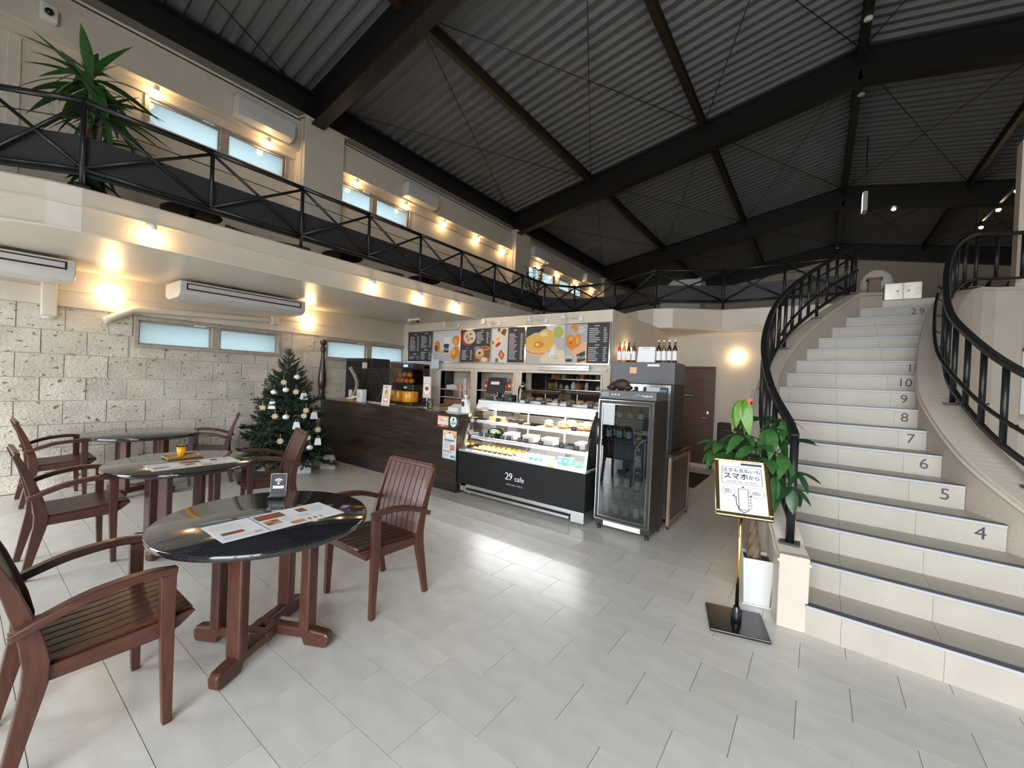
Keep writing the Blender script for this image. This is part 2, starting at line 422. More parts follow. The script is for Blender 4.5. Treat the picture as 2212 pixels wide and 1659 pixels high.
# boxed band under the eaves, pillars, conduit
struct(MB().bb(WX, WX+.17, -2.3, 22, 5.33, 5.84).build('trim_1', cream, None, bevel=.01))
struct(MB().bb(WX, WX+.05, -2.3, 22, 5.215, 5.33).build('trim_2', cream_gloss))
t3 = MB().tube([(WX+.19, -2.2, 5.865), (WX+.19, 3.42, 5.865), (WX+.33, 3.46, 5.88), (WX+.33, 4.26, 5.88), (WX+.19, 4.30, 5.865), (WX+.19, 9.5, 5.865), (WX+.33, 9.55, 5.88), (WX+.33, 10.3, 5.88), (WX+.19, 10.34, 5.865), (WX+.19, 21.8, 5.865)], .017, 8)
struct(t3.build('trim_3', trim_m))
pn = 4
for y in (-2.2, 3.47, 9.58, 15.7):
    p = MB(); w = .76
    p.prism([(y, 3.1), (y+w, 3.1), (y+w, 5.9), (y, 5.9)], 'x', WX-.02, WX+.22)
    p.prism([(WX+.2, 4.55), (WX+.30, 4.75), (WX+.30, 5.9), (WX+.2, 5.9)], 'y', y+.02, y+w-.02)
    struct(p.build('trim_%d' % pn, cream, None, bevel=.012)); pn += 1
struct(MB().bb(WX-.02, WX+.10, -2.3, 22, 5.84, 6.10).build('trim_%d' % pn, pm('grey_fascia', (.24, .235, .225), .6, noise=.2), None)); pn += 1
for y in (.31, 9.3):
    struct(MB().bb(WX, WX+.03, y, y+.10, 3.1, 5.33).build('trim_%d' % pn, trim_m, None, bevel=.006)); pn += 1
# ------------------------------------------------------------------ gallery slab and upper floor
EDGE = [(-7.7, -.62), (-6.6, -.52), (-6.05, -.33), (-5.66, -.05), (-5.39, .21), (-5.27, .445), (-5.22, .65), (-5.22, 8.0), (-5.16, 8.35), (-5.02, 8.6), (-4.74, 8.78),
        (-3.75, 8.78), (-3.4, 8.56), (-3.0, 8.28), (-2.65, 8.18), (-2.3, 8.25), (-1.95, 8.5), (-1.53, 8.78), (.5, 8.78)]
sl = MB()
sl.prism(EDGE+[(1.45, 8.80), (1.62, 8.62), (1.9, 8.60), (2.3, 8.60), (8.3, 8.6), (8.3, 22.2), (-7.7, 22.2)], 'z', 2.70, 3.10)
struct(sl.build('floor_gallery', cream_gloss, None, bevel=.02))
for q, (a, b) in enumerate(((2.70, 2.715), (2.925, 2.932))):
    e = MB(); e.sweep([(p[0]+.008, p[1]-.004, (a+b)/2) for p in EDGE[1:8]], .03 if q == 0 else .014, b-a)
    struct(e.build('trim_%d' % pn, trim_m)); pn += 1
# ------------------------------------------------------------------ kitchen box and back wall
BY = 5.97
box = MB()
NI = [(-6.22, -5.39, .98, 1.70), (-5.23, -4.37, .98, 1.70), (-4.19, -2.70, .98, 1.71)]
x = -7.5
for a, b, c, d in NI:
    box.bb(x, a, BY, BY+.12, 0, 2.717); box.bb(a, b, BY, BY+.12, 0, c); box.bb(a, b, BY, BY+.12, d, 2.717); x = b
box.bb(x, -2.55, BY, BY+.12, 0, 2.717)
box.bb(-2.67, -2.55, BY+.12, 8.9, 0, 2.717); box.bb(-7.5, -2.671, BY+.121, 8.9, 2.60, 2.716)
struct(box.build('wall_menu', cream))
struct(MB().bb(-7.5, -2.6, BY-.03, BY+.001, 1.765, 1.80).build('trim_%d' % pn, trim_m)); pn += 1
for a, b, c, d in NI:
    m = MB(); t = .03
    m.bb(a-t, b+t, BY-.02, BY+.13, d, d+t); m.bb(a-t, a, BY-.02, BY+.13, c-t, d); m.bb(b, b+t, BY-.02, BY+.13, c-t, d); m.bb(a-t, b+t, BY-.02, BY+.13, c-t, c)
    struct(m.build('trim_%d' % pn, trim_m, None, bevel=.003)); pn += 1
# niche backs
struct(MB().bb(-6.3, -4.3, BY+.45, BY+.47, .9, 1.8).build('wall_niche', cream))
wb = MB(); wb.bb(-7.5, -2.24, 8.9, 9.1, 0, 2.70); wb.bb(-1.63, 8.3, 8.9, 9.1, 0, 2.70); wb.bb(-2.24, -1.63, 8.9, 9.1, 2.0, 2.70)
struct(wb.build('wall_back', cream))
struct(MB().bb(-1.5, .0, 8.765, 8.899, 2.685, 2.80).build('trim_%d' % pn, cream)); pn += 1
d = struct(MB().bb(-2.22, -1.66, 8.87, 8.91, .02, 1.96).build('door_1', door_m, None, bevel=.003))
m = MB(); m.bb(-2.26, -2.22, 8.84, 8.95, 0, 2.0); m.bb(-1.66, -1.61, 8.84, 8.95, 0, 2.0); m.bb(-2.22, -1.66, 8.84, 8.95, 1.96, 2.0)
m.build('door_frame', door_m, d, bevel=.003)
MB().tube([(-1.72, 8.86, .98), (-1.72, 8.81, .98), (-1.84, 8.81, .98)], .012, 8).build('door_handle', chrome, d)
MB().box((-1.72, 8.865, 1.09), (.035, .012, .05)).build('door_lock', chrome, d)
m = MB().bb(-2.20, -1.98, 8.855, 8.87, 1.38, 1.46); m.build('door_sign', black_m, d)
link('sign_lettering', text_mesh('sign_lettering', 'staff room', .042, paper_m, frame_M((-2.09, 8.853, 1.42), (1,0,0), (0,0,1))), d)
struct(MB().bb(-2.55, -1.63, 8.86, 8.9, 0, .07).build('baseboard_back', trim_m))
# far walls of the hall
g = MB()
g.prism([(-7.7, 3.1), (8.4, 3.1), (8.4, 6.3), (.4, 7.8), (-7.7, 6.3)], 'y', 22.0, 22.3)
struct(g.build('wall_gable', cream))
wr = MB().bb(8.1, 8.4, -2.5, 22.3, 0, 6.4); struct(wr.build('wall_right', cream))
# glazed front behind the viewer
fr = MB()
fr.bb(-7.7, -7.2, -2.5, -2.2, 0, 2.6); fr.bb(-4.3, -1.4, -2.5, -2.2, 0, 2.6); fr.bb(4.0, 8.4, -2.5, -2.2, 0, 2.6)
fr.bb(-7.7, 8.4, -2.5, -2.2, 2.6, 3.6); fr.bb(-7.7, 8.4, -2.5, -2.2, 5.0, 6.4); fr.bb(-7.7, -2.0, -2.5, -2.2, 3.6, 5.0); fr.bb(4.0, 8.4, -2.5, -2.2, 3.6, 5.0)  # upper opening added for daylight on treads, ceiling and upper walls
fr.prism([(-7.7, 6.4), (8.4, 6.4), (.4, 7.8)], 'y', -2.5, -2.2)
struct(fr.build('wall_front', cream))
wf = MB()
for xx in (-7.16, -5.75, -4.34, -1.36, .4, 2.2, 3.96): wf.bb(xx-.04, xx+.04, -2.42, -2.3, 0, 2.6)
for xa, xb in ((-7.2, -4.3), (-1.4, 4.0)): wf.bb(xa, xb, -2.42, -2.3, 2.52, 2.6); wf.bb(xa, xb, -2.42, -2.3, 0, .06)
struct(wf.build('window_20', beam_m))
struct(MB().bb(-30, 30, -30, -2.5, -.2, -.05).build('ground', pm('paving', (.38, .38, .37), .9, noise=.2)))
struct(MB().bb(-30, -7.8, -2.5, 30, -.2, -.05).build('ground_side', MATS['paving']))
# ------------------------------------------------------------------ roof
RX = .4
def dz(x): return 6.36+.187*(RX+7.45) - .187*abs(x-RX)
ceiling = MB()
y = -2.4; prof = []
while y < 22.2:
    prof += [(y, 0), (y+.045, .055), (y+.13, .055), (y+.175, 0)]; y += .21
n = len(prof)
for xa, xb in ((-7.7, RX), (RX, 8.5)):
    za, zb = dz(xa), dz(xb)
    vs = [(xa, p, za+h) for p, h in prof]+[(xb, p, zb+h) for p, h in prof]
    fs = [(i, i+1, n+i+1, n+i) for i in range(n-1)]; ceiling.add(vs, fs)
    vs = [(xa, -2.5, za+.12), (xa, 22.3, za+.12), (xb, 22.3, zb+.12), (xb, -2.5, zb+.12)]; ceiling.add(vs, [(0,1,2,3)])
ceiling = struct(ceiling.build('ceiling', deck_m))
def ibeam(y, d=.60, w=.22):
    for s in (-1, 1):
        m = MB(); xe = RX+s*7.95 if s > 0 else -7.44
        a = Vector((xe, y, dz(xe)-d/2-.01)); b = Vector((RX, y, dz(RX)-d/2-.01))
        m.bar(a, b, .04, d-.02)
        for o in (d/2-.012, -d/2+.012): m.bar(a+Vector((0,0,o)), b+Vector((0,0,o)), w, .024)
        m.build('rafter', beam_m, ceiling)
for y in (-2.0, 3.7, 9.72, 16.0, 21.85): ibeam(y)
for yb in ((-2.0, 3.7), (3.7, 9.72), (9.72, 16.0), (16.0, 21.85)):
    for xx in (-4.85, -2.2, RX, 3.0, 5.65):
        m = MB(); z = dz(xx); w = .10 if xx != RX else .13; h = .20 if xx != RX else .30
        m.bb(xx-w/2, xx+w/2, yb[0]+.1, yb[1]-.1, z-h, z-h+.02); m.bb(xx-w/2, xx+w/2, yb[0]+.1, yb[1]-.1, z-.02, z); m.bb(xx-.02, xx+.02, yb[0]+.1, yb[1]-.1, z-h+.02, z-.02)
        m.build('purlin', purlin_m if xx != RX else beam_m, ceiling)
    for xa, xb in ((-7.3, -4.85), (-4.85, -2.2), (-2.2, RX), (RX, 3.0), (3.0, 5.65)):
        for p, q in (((xa, yb[0]+.15), (xb, yb[1]-.15)), ((xb, yb[0]+.15), (xa, yb[1]-.15))):
            MB().tube([(p[0], p[1], dz(p[0])-.09), (q[0], q[1], dz(q[0])-.09)], .008, 5).build('brace_rod', beam_m, ceiling)
for xx in (-7.30, 8.0):
    m = MB(); m.bb(xx-.14, xx+.14, -2.3, 22, 6.05, 6.07); m.bb(xx-.02, xx+.02, -2.3, 22, 6.07, 6.36); m.bb(xx-.14, xx+.14, -2.3, 22, 6.34, 6.37)
    m.build('eave_beam', beam_m, ceiling)
# ------------------------------------------------------------------ staircase
def YK(k): return 3.34+.33*(k-1)
def ZK(k): return .012+.18*k
def znose(y): return .192+.18*(y-3.34)/.33
LC = crv([(-.085, 3.33, 0), (-.14, 3.62, 0), (-.32, 4.15, 0), (-.45, 4.85, 0), (-.48, 5.5, 0), (-.44, 6.1, 0), (-.31, 6.7, 0), (-.10, 7.3, 0), (.16, 7.85, 0), (.40, 8.3, 0)])
RC = crv([(2.9, 3.05, 0), (2.1, 3.34, 0), (1.55, 3.72, 0), (1.24, 4.02, 0), (1.06, 4.33, 0), (.93, 4.66, 0), (.85, 5.05, 0), (.80, 5.5, 0), (.82, 5.9, 0), (.88, 6.35, 0), (.97, 6.9, 0), (1.10, 7.5, 0), (1.25, 8.0, 0), (1.4, 8.3, 0)])
def XL(y): return lerp_at(LC, y)+.085
def XR(y): return lerp_at(RC, y)
stairs = thing('staircase', 'cream tiled staircase with numbered risers curving up to the gallery', 'staircase', (.5, 3.34, 0))
nose_m = pm('nosing_strip', (.03, .028, .05), .4); nose_w = pm('nosing_face', (.42, .42, .44), .4)
def tilt(x): return -.055*(x-.0)
numm = pm('number_paint', (.03, .028, .04), .5)
NX = {3: 1.10, 4: .955, 5: .832, 6: .758, 7: .712, 8: .705, 9: .734, 10: .775, 11: .875, 16: 1.114}
for k in range(1, 17):
    y0 = YK(k); y1 = YK(k+1) if k < 16 else 8.86; z1 = ZK(k); z0 = ZK(k-1) if k > 1 else 0
    xl, xr = XL(y0+.01), XR(y0-.03)
    cuts = [xl]; c = math.floor(xl/.45)*.45+.18
    while c < xr-.08:
        if c > xl+.08: cuts.append(c)
        c += .45
    cuts.append(xr)
    for a, b in zip(cuts, cuts[1:]):
        g = .0007
        m = MB(); ya, yb = y0+tilt(a), y0+tilt(b)
        m.add([(a+g, ya, z0), (b-g, yb, z0), (b-g, yb+.02, z0), (a+g, ya+.02, z0), (a+g, ya, z1-.02), (b-g, yb, z1-.02), (b-g, yb+.02, z1-.02), (a+g, ya+.02, z1-.02)],
              [(0,3,2,1), (4,5,6,7), (0,1,5,4), (1,2,6,5), (2,3,7,6), (3,0,4,7)])
        m.build('riser_tile', stair_m, stairs)
        a1 = XL(y1) if a == cuts[0] else a; b1 = XR(y1) if b == cuts[-1] else b
        if b1-a1 < .02: b1 = a1+.02
        m = MB(); t = .02
        vs = [(a+g, ya+.01, z1-t), (b-g, yb+.01, z1-t), (b1-g, y1+tilt(b1)+.03, z1-t), (a1+g, y1+tilt(a1)+.03, z1-t)]
        vs += [(p[0], p[1], z1) for p in vs]
        m.add(vs, [(0,3,2,1), (4,5,6,7), (0,1,5,4), (1,2,6,5), (2,3,7,6), (3,0,4,7)])
        m.build('tread_tile', stair_m, stairs)
    m = MB(); p, q = (xl, y0+tilt(xl)), (xr, y0+tilt(xr))
    m.use(1).bar((p[0], p[1]-.004, z1-.009), (q[0], q[1]-.004, z1-.009), .012, .018)
    m.use(0).bar((p[0], p[1]+.016, z1+.0015), (q[0], q[1]+.016, z1+.0015), .05, .006)
    m.build('nosing', [nose_m, nose_w], stairs)
    if k in NX:
        s = '29' if k == 16 else str(k)
        for i, ch_ in enumerate(s):
            nx = NX[k]+(i-(len(s)-1)/2)*(.085 if '1' not in s else .062 if s == '10' else .045)
            me = text_mesh('step_number', ch_, .125, numm, frame_M((nx, y0+tilt(nx)-.0015, z1-.085), (1, -.055, 0), (0,0,1)), .0008)
            link('step_number', me, stairs)
# solid body under the steps
m = MB()
for k in range(1, 17):
    y0 = YK(k)+.022; y1 = YK(k+1)+.02 if k < 16 else 8.88
    ly, ry = [], []
    for t in (0, .5, 1):
        yy = y0+(y1-y0)*t; ly.append((XL(yy), yy+tilt(XL(yy)))); ry.append((XR(yy), yy+tilt(XR(yy))))
    m.prism(ly+ry[::-1], 'z', 0, ZK(k)-.021)
m.build('stair_body', plaster, stairs)
def stringer(center, w, zt, zb, name, zcap=.045):
    """curved side wall: rectangular section along a plan curve, sloping top with a moulded edge"""
    pts = center; n = len(pts); m = MB(); vs = []
    for i, p in enumerate(pts):
        t = (pts[min(i+1, n-1)]-pts[max(i-1, 0)]).normalized(); nx = Vector((t.y, -t.x, 0))
        for s, z in ((-1, zb(p)), (1, zb(p)), (1, zt(p)), (-1, zt(p))): q = p+nx*(s*w/2); vs.append((q.x, q.y, z))
    fs = [(3,2,1,0), tuple(4*(n-1)+k for k in range(4))]
    for i in range(n-1):
        for k in range(4): a = 4*i+k; b = 4*i+(k+1) % 4; fs.append((a, b, b+4, a+4))
    m.add(vs, fs)
    for s in (-1, 1):
        line = []
        for i, p in enumerate(pts):
            t = (pts[min(i+1, n-1)]-pts[max(i-1, 0)]).normalized(); nx = Vector((t.y, -t.x, 0)); q = p+nx*(s*w/2)
            line.append((q.x, q.y, zt(p)-zcap))
        m.tube(line, .014, 6)
    return m.build(name, plaster, stairs, bevel=.012)
def zt_l(p): return max(.49, min(znose(p.y)+.24, 3.18)) if p.y > 3.45 else .49
LC2 = crv([(-.075, 3.335, 0), (-.085, 3.45, 0)], 2)[:-1]+[p for p in LC if p.y > 3.5]+[Vector((.70, 8.62, 0))]
stringer(LC2, .17, zt_l, lambda p: 0, 'left_stringer')
RC2 = []
for i, p in enumerate(RC):
    t = (RC[min(i+1, len(RC)-1)]-RC[max(i-1, 0)]).normalized(); RC2.append(p+Vector((t.y, -t.x, 0))*.14)
RC2 += [Vector(p) for p in ((1.66, 8.42, 0), (1.85, 8.55, 0), (2.15, 8.62, 0))]
stringer(RC2, .28, lambda p: max(.45, min(znose(p.y)+.20, 3.12)), lambda p: 0, 'right_stringer')
# ------------------------------------------------------------------ stair railings
def stair_rail(name, label, line, ztop, inner, hand, sgn, nb):
    t = thing(name, label, 'railing', tuple(line[0][:2])+(ztop(line[0]),))
    H = .74
    rail = [Vector((p.x, p.y, ztop(p)+H)) for p in line]
    m = MB(); m.sweep(rail, .055, .045); m.build('top_rail', rail_m, t, bevel=.008)
    low = [Vector((p.x, p.y, ztop(p)+.13)) for p in line]
    MB().sweep(low, .035, .03).build('bottom_rail', rail_m, t)
    L = [0]
    for a, b in zip(line, line[1:]): L.append(L[-1]+(b-a).length)
    for i in range(nb+1):
        s = L[-1]*i/nb; j = max(k for k in range(len(L)) if L[k] <= s+1e-9); j = min(j, len(line)-2)
        p = line[j].lerp(line[j+1], (s-L[j])/max(1e-9, L[j+1]-L[j])); full = i % 4 == 0
        z0 = ztop(p) if full else ztop(p)+.12
        MB().tube([(p.x, p.y, z0), (p.x, p.y, ztop(p)+H-.01)], .021 if not (i == 0) else .027, 10).build('post' if full else 'baluster', rail_m, t)
        if full: MB().box((p.x, p.y, ztop(p)+.006), (.12, .12, .014)).build('base_plate', rail_m, t)
    hl = []
    for i, p in enumerate(line):
        d = (line[min(i+1, len(line)-1)]-line[max(i-1, 0)]).normalized(); nx = Vector((d.y, -d.x, 0))*sgn
        if hand[0] <= p.y <= hand[1]: hl.append(Vector((p.x, p.y, ztop(p)+.38))+nx*.075)
    if len(hl) > 2:
        MB().tube(hl, .016, 8).build('hand_rail', rail_m, t)
        for q in hl[1::5]: MB().tube([(q.x, q.y, q.z-.012), (q.x-sgn*.04, q.y, q.z-.05), (q.x-sgn*.07, q.y, q.z-.03)], .007, 6).build('bracket', rail_m, t)
    return t
lline = [p for p in LC if p.y >= 3.5]
stair_rail('stair_railing', 'black stair railing bulging out on the potted plant side of the numbered steps', lline, zt_l, 0, (6.0, 8.3), 1, 20)
rline = []
for i, p in enumerate(RC2):
    if p.y > 3.6: 
        d = (RC2[min(i+1, len(RC2)-1)]-RC2[max(i-1, 0)]).normalized(); rline.append(p+Vector((d.y, -d.x, 0))*.05)
def zt_r(p): return max(.45, min(znose(p.y)+.20, 3.12))
stair_rail('stair_railing', 'black stair railing sweeping round beside the step numbers, farthest from the potted plant', rline, zt_r, 0, (3.8, 7.2), -1, 22)
# ------------------------------------------------------------------ gallery railing
gr = thing('gallery_railing', 'black cross-braced steel railing with charcoal panels along the gallery edge', 'railing', (-5.22, .65, 3.10))
GP = [(-6.35, -.38), (-5.68, .12), (-5.25, .65)]+[(-5.25, .65+.955*k) for k in range(1, 8)]+[(-5.25, 8.26), (-4.76, 8.81), (-3.74, 8.81), (-2.65, 8.22), (-1.53, 8.81), (-.55, 8.81), (.38, 8.81)]
for i, (a, b) in enumerate(zip(GP, GP[1:])):
    A = Vector((a[0], a[1], 0)); B = Vector((b[0], b[1], 0)); n_in = Vector((-(B-A).y, (B-A).x, 0)).normalized()
    def P(p, z): return (p.x, p.y, z)
    dd = (B-A).normalized()*.02
    MB().tube([P(A, 3.85), P(B, 3.85)], .026, 8).build('top_rail', rail_m, gr)
    MB().tube([P(A, 3.26), P(B, 3.26)], .018, 8).build('bottom_rail', rail_m, gr)
    MB().tube([P(A, 3.27), P(B, 3.83)], .016, 8).build('brace', rail_m, gr)
    MB().tube([P(A, 3.83), P(B, 3.27)], .016, 8).build('brace', rail_m, gr)
    MB().tube([P(A, 3.69), P(B, 3.69)], .005, 5).build('wire', rail_m, gr)
    q = n_in*.04
    m = MB(); a1, b1 = A+q, B+q; q2 = n_in*.052; a2, b2 = A+q2, B+q2
    m.add([P(a1, 3.22), P(b1, 3.22), P(b2, 3.22), P(a2, 3.22), P(a1, 3.57), P(b1, 3.57), P(b2, 3.57), P(a2, 3.57)], [(0,3,2,1), (4,5,6,7), (0,1,5,4), (1,2,6,5), (2,3,7,6), (3,0,4,7)])
    m.build('panel', panel_m, gr)
for i, p in enumerate(GP):
    MB().tube([(p[0], p[1], 3.10 if i % 2 == 0 or i > 9 else 3.25), (p[0], p[1], 3.86)], .021, 8).build('post', rail_m, gr)
    if i % 2 == 0: MB().box((p[0], p[1], 3.105), (.1, .1, .012)).build('base_plate', rail_m, gr)
# ------------------------------------------------------------------ chairs
def arc_pts(a, b, bulge, n=9):
    a = Vector(a); b = Vector(b); return [a.lerp(b, i/(n-1))+Vector(bulge)*math.sin(math.pi*i/(n-1)) for i in range(n)]
def back_y(z):
    return lerp_at([(-.245, 0), (-.205, .2), (-.168, .38), (-.165, .46), (-.185, .58), (-.235, .75), (-.300, .92)], z, 1, 0)
def make_chair():
    c = thing('armchair', 'x', 'chair', world=False, group='slatted wooden armchairs')
    for s in (-1, 1):
        x = s*.245
        pts = [(x, back_y(z), z) for z in (0, .1, .2, .3, .38, .46, .55, .65, .75, .84, .905)]
        MB().sweep(pts, [.034]*11, [.038, .044, .052, .062, .070, .070, .062, .052, .044, .038, .032], up=(0, 1, 0)).build('rear_leg', wood, c, bevel=.004)
        fx = s*.262
        m = MB(); m.sweep([(fx, .222, 0), (fx, .217, .2), (fx, .212, .42), (fx, .212, .66)], [.034, .036, .038, .038], [.034, .042, .052, .056], up=(0, 1, 0))
        m.build('front_leg', wood, c, bevel=.004)
        arm = crv([(s*.262, .243, .672), (s*.264, .13, .684), (s*.266, -.02, .668), (s*.268, -.14, .630), (s*.268, -.235, .588)], 4)
        m = MB(); n = len(arm); m.sweep(arm, [.040+.014*math.sin(math.pi*i/(n-1)) for i in range(n)], .034); m.build('armrest', wood_h, c, bevel=.006)
        sr = MB(); xx = s*.232
        sr.prism([(-.16, .375), (.215, .380), (.265, .405), (.322, .452), (.31, .463), (.2, .452), (-.16, .432)], 'x', xx-.016, xx+.016)
        sr.build('seat_rail', wood_h, c, bevel=.003)
    MB().bb(-.22, .22, .225, .250, .375, .435).build('front_rail', wood, c, bevel=.003)
    MB().bb(-.22, .22, -.175, -.150, .375, .43).build('rear_rail', wood, c, bevel=.003)
    m = MB(); m.box((0, -.285, .905), (.50, .030, .028)); m.build('crest_rail', wood, c, bevel=.006)
    for i in range(8):
        x = -.202+.404*i/7
        m = MB(); m.prism([(-.155, .428), (.05, .436), (.22, .452), (.318, .462), (.312, .474), (.2, .468), (.05, .453), (-.155, .444)], 'x', x-.0255, x+.0255)
        m.build('seat_slat', wood_h, c, bevel=.002)
        pts = [(x, back_y(z)+.004, z) for z in (.44, .52, .6, .7, .8, .89, .925)]
        MB().sweep(pts, .052, .014, up=(0, 1, 0)).build('back_slat', wood, c, bevel=.002)
    return c
ch = make_chair(); used = False
for x, y, a, lab in [(-2.52, .368, 0, 'slatted wooden armchair at the near table, closest to the viewer and cut off'),
                     (-2.505, 1.845, 180.5, 'slatted wooden armchair at the near table with its tall back turned to the dark counter'),
                     (-4.71, .565, 0, 'slatted wooden armchair left of the table that carries the orange juice'),
                     (-4.66, 2.04, 165, 'slatted wooden armchair in front of the fir tree at the orange juice table'),
                     (-6.93, .70, 0, 'slatted wooden armchair left of the bare table by the stone wall'),
                     (-6.79, 2.19, 158, 'slatted wooden armchair right of the bare table, close to the stone wall')]:
    place(ch, used, (x, y, 0), R(a), lab); used = True
# ------------------------------------------------------------------ tables
def make_table():
    t = thing('cafe_table', 'x', 'table', world=False, group='round stone-topped tables')
    r = .54
    MB().lathe([(r-.008, .700), (r, .706), (r, .729), (r-.006, .735), (.001, .735)], 64).build('table_top', granite_m, t)
    MB().lathe([(.001, .672), (.30, .672), (.30, .700), (.001, .700)], 24).build('sub_top', wood, t)
    for k in range(4):
        a = R(-62+90*k); d = Vector((math.cos(a), math.sin(a), 0)); l = Vector((-math.sin(a), math.cos(a), 0))
        o = l*.045
        p = [o-d*.08, o+d*.23, o+d*.25, o+d*.37, o+d*.39]
        m = MB(); m.sweep([q+Vector((0, 0, z)) for q, z in zip(p, (.075, .075, .055, .047, .045))], .06, [.06, .06, .10, .086, .062]); m.build('foot', wood_h, t, bevel=.012)
        c = o+d*.245
        m = MB(); M = Matrix.Rotation(a, 3, 'Z'); m.box((c.x, c.y, .385), (.062, .085, .60), M); m.build('leg', wood, t, bevel=.012)
    return t
tb = make_table(); used = False
for x, y, a, lab in [(-2.515, 1.095, 0, 'round black stone table nearest the viewer with a menu and wifi sign'),
                     (-4.49, 1.24, 8, 'round black stone table holding the orange juice on a tray'),
                     (-6.65, 1.41, 3, 'round black stone table with nothing on it beside the stone wall')]:
    place(tb, used, (x, y, 0), R(a), lab); used = True
# ------------------------------------------------------------------ printed menus, wifi sign, juice
ph = {n: flat('print_'+n, c) for n, c in dict(red=(.42, .06, .04), brown=(.22, .10, .05), tan=(.50, .30, .14), dark=(.05, .05, .06), orange=(.75, .25, .03), yellow=(.78, .48, .10), cream=(.78, .66, .48), green=(.10, .22, .05), grey=(.45, .45, .47), pale=(.66, .66, .68), blue=(.12, .28, .50), pink=(.70, .30, .22), slate=(.055, .055, .06), peach=(.82, .48, .28), lime=(.45, .50, .10), white=(.80, .80, .80), ltgrey=(.50, .49, .49), navy=(.03, .03, .10), teal=(.10, .42, .38)).items()}
PN = list(ph); PM = [ph[k] for k in PN]
def pi(n): return PN.index(n)
def print_sheet(name, label, cat, origin, ux, uy, w, h, prims, group=None, thick=.0016, base=paper_m):
    """flat printed sheet lying in the plane of ux, uy; prims are (colour, kind, numbers) in sheet units"""
    o = Vector(origin); ux = Vector(ux).normalized(); uy = Vector(uy).normalized(); n = ux.cross(uy)
    t = thing(name, label, cat, tuple(o), group=group)
    m = MB(); c = [o, o+ux*w, o+ux*w+uy*h, o+uy*h]
    m.add([tuple(p) for p in c]+[tuple(p+n*thick) for p in c], [(0,3,2,1), (4,5,6,7), (0,1,5,4), (1,2,6,5), (2,3,7,6), (3,0,4,7)])
    m.build('sheet', base, t)
    p = prints(o, ux, uy, n, w, h, prims, thick); 
    if p: p.build('print', PM, t)
    return t
def prints(o, ux, uy, n, w, h, prims, lift=.0016):
    m = MB(); z = lift+.0004
    for q in prims:
        m.use(pi(q[0])); z += .00006
        P = lambda u, v: tuple(o+ux*(u*w)+uy*(v*h)+n*z)
        if q[1] == 'r': _, _, u0, v0, u1, v1 = q; m.face([P(u0, v0), P(u1, v0), P(u1, v1), P(u0, v1)])
        elif q[1] == 'e':
            _, _, u, v, a, b = q[:6]; rt = R(q[6]) if len(q) > 6 else 0
            pts = []
            for k in range(20):
                th = 2*math.pi*k/20; ex, ey = a*w*math.cos(th), b*h*math.sin(th)
                pts.append(P(u+(ex*math.cos(rt)-ey*math.sin(rt))/w, v+(ex*math.sin(rt)+ey*math.cos(rt))/h))
            m.face(pts)
        elif q[1] == 'p': m.face([P(*xy) for xy in q[2]])
        elif q[1] == 't':   # rows of small print
            _, _, u0, v0, u1, v1, rows, seed = q; rr = random.Random(seed); hh = (v1-v0)/rows
            for k in range(rows):
                v = v1-hh*(k+.5); e = u0+(u1-u0)*rr.uniform(.55, .98); u = u0
                while u < e:
                    l = (u1-u0)*rr.uniform(.06, .16); m.face([P(u, v-hh*.22), P(min(e, u+l), v-hh*.22), P(min(e, u+l), v+hh*.22), P(u, v+hh*.22)]); u += l+(u1-u0)*.025
    return m if m.f else None
menu_prims = [('slate', 'r', .345, 0, .352, 1), ('pale', 't', .03, .55, .30, .92, 6, 1), ('pale', 't', .03, .08, .30, .22, 3, 2), ('brown', 'r', .05, .30, .20, .44), ('red', 'r', .15, .31, .21, .43), ('grey', 'r', .25, .12, .31, .2),
              ('brown', 'r', .37, .62, .60, .92), ('red', 'p', [(.42, .66), (.55, .70), (.52, .9), (.44, .86)]), ('tan', 'r', .38, .28, .50, .54), ('brown', 'r', .38, .28, .435, .4), ('brown', 'r', .44, .42, .50, .54), ('pale', 't', .37, .06, .50, .22, 3, 3), ('pale', 't', .53, .30, .64, .56, 4, 9),
              ('tan', 'r', .54, .06, .66, .22), ('brown', 'r', .72, .62, .80, .86), ('pale', 't', .82, .45, .97, .92, 7, 4), ('pale', 't', .66, .30, .80, .52, 4, 6), ('brown', 'e', .70, .14, .012, .06), ('brown', 'e', .75, .14, .012, .06), ('tan', 'e', .80, .14, .012, .06)]
print_sheet('table_menu', 'white printed menu sheet lying on the near table', 'menu', (-2.262, .785, .7355), (0, 1, 0), (-1, 0, 0), .635, .295, menu_prims, 'menu sheets on the tables')
print_sheet('table_menu', 'white printed menu sheet lying beside the orange juice tray', 'menu', (-4.175, .95, .7355), (0, 1, 0), (-1, 0, 0), .625, .285, menu_prims, 'menu sheets on the tables')
wf = thing('wifi_sign', 'small black wifi sign in a clear acrylic stand on the near table', 'sign', (-2.885, 1.31, .7355))
wx = Vector((.62, .785, 0)).normalized(); wn_ = Vector((wx.y, -wx.x, 0)); wo = Vector((-2.91, 1.275, .7375))
m = MB(); tiltv = (Vector((0, 0, 1))-wn_*.12).normalized()
def quadbox(m, o, ux, uy, n, w, h, t):
    c = [o, o+ux*w, o+ux*w+uy*h, o+uy*h]
    m.add([tuple(p) for p in c]+[tuple(p+n*t) for p in c], [(0,3,2,1), (4,5,6,7), (0,1,5,4), (1,2,6,5), (2,3,7,6), (3,0,4,7)])
    return m
quadbox(m, wo, wx, tiltv, wn_, .098, .145, .003); quadbox(m, wo+Vector((0,0,0)), wx, wn_, Vector((0,0,1)), .098, .045, .002)
m.build('acrylic_stand', acryl, wf)
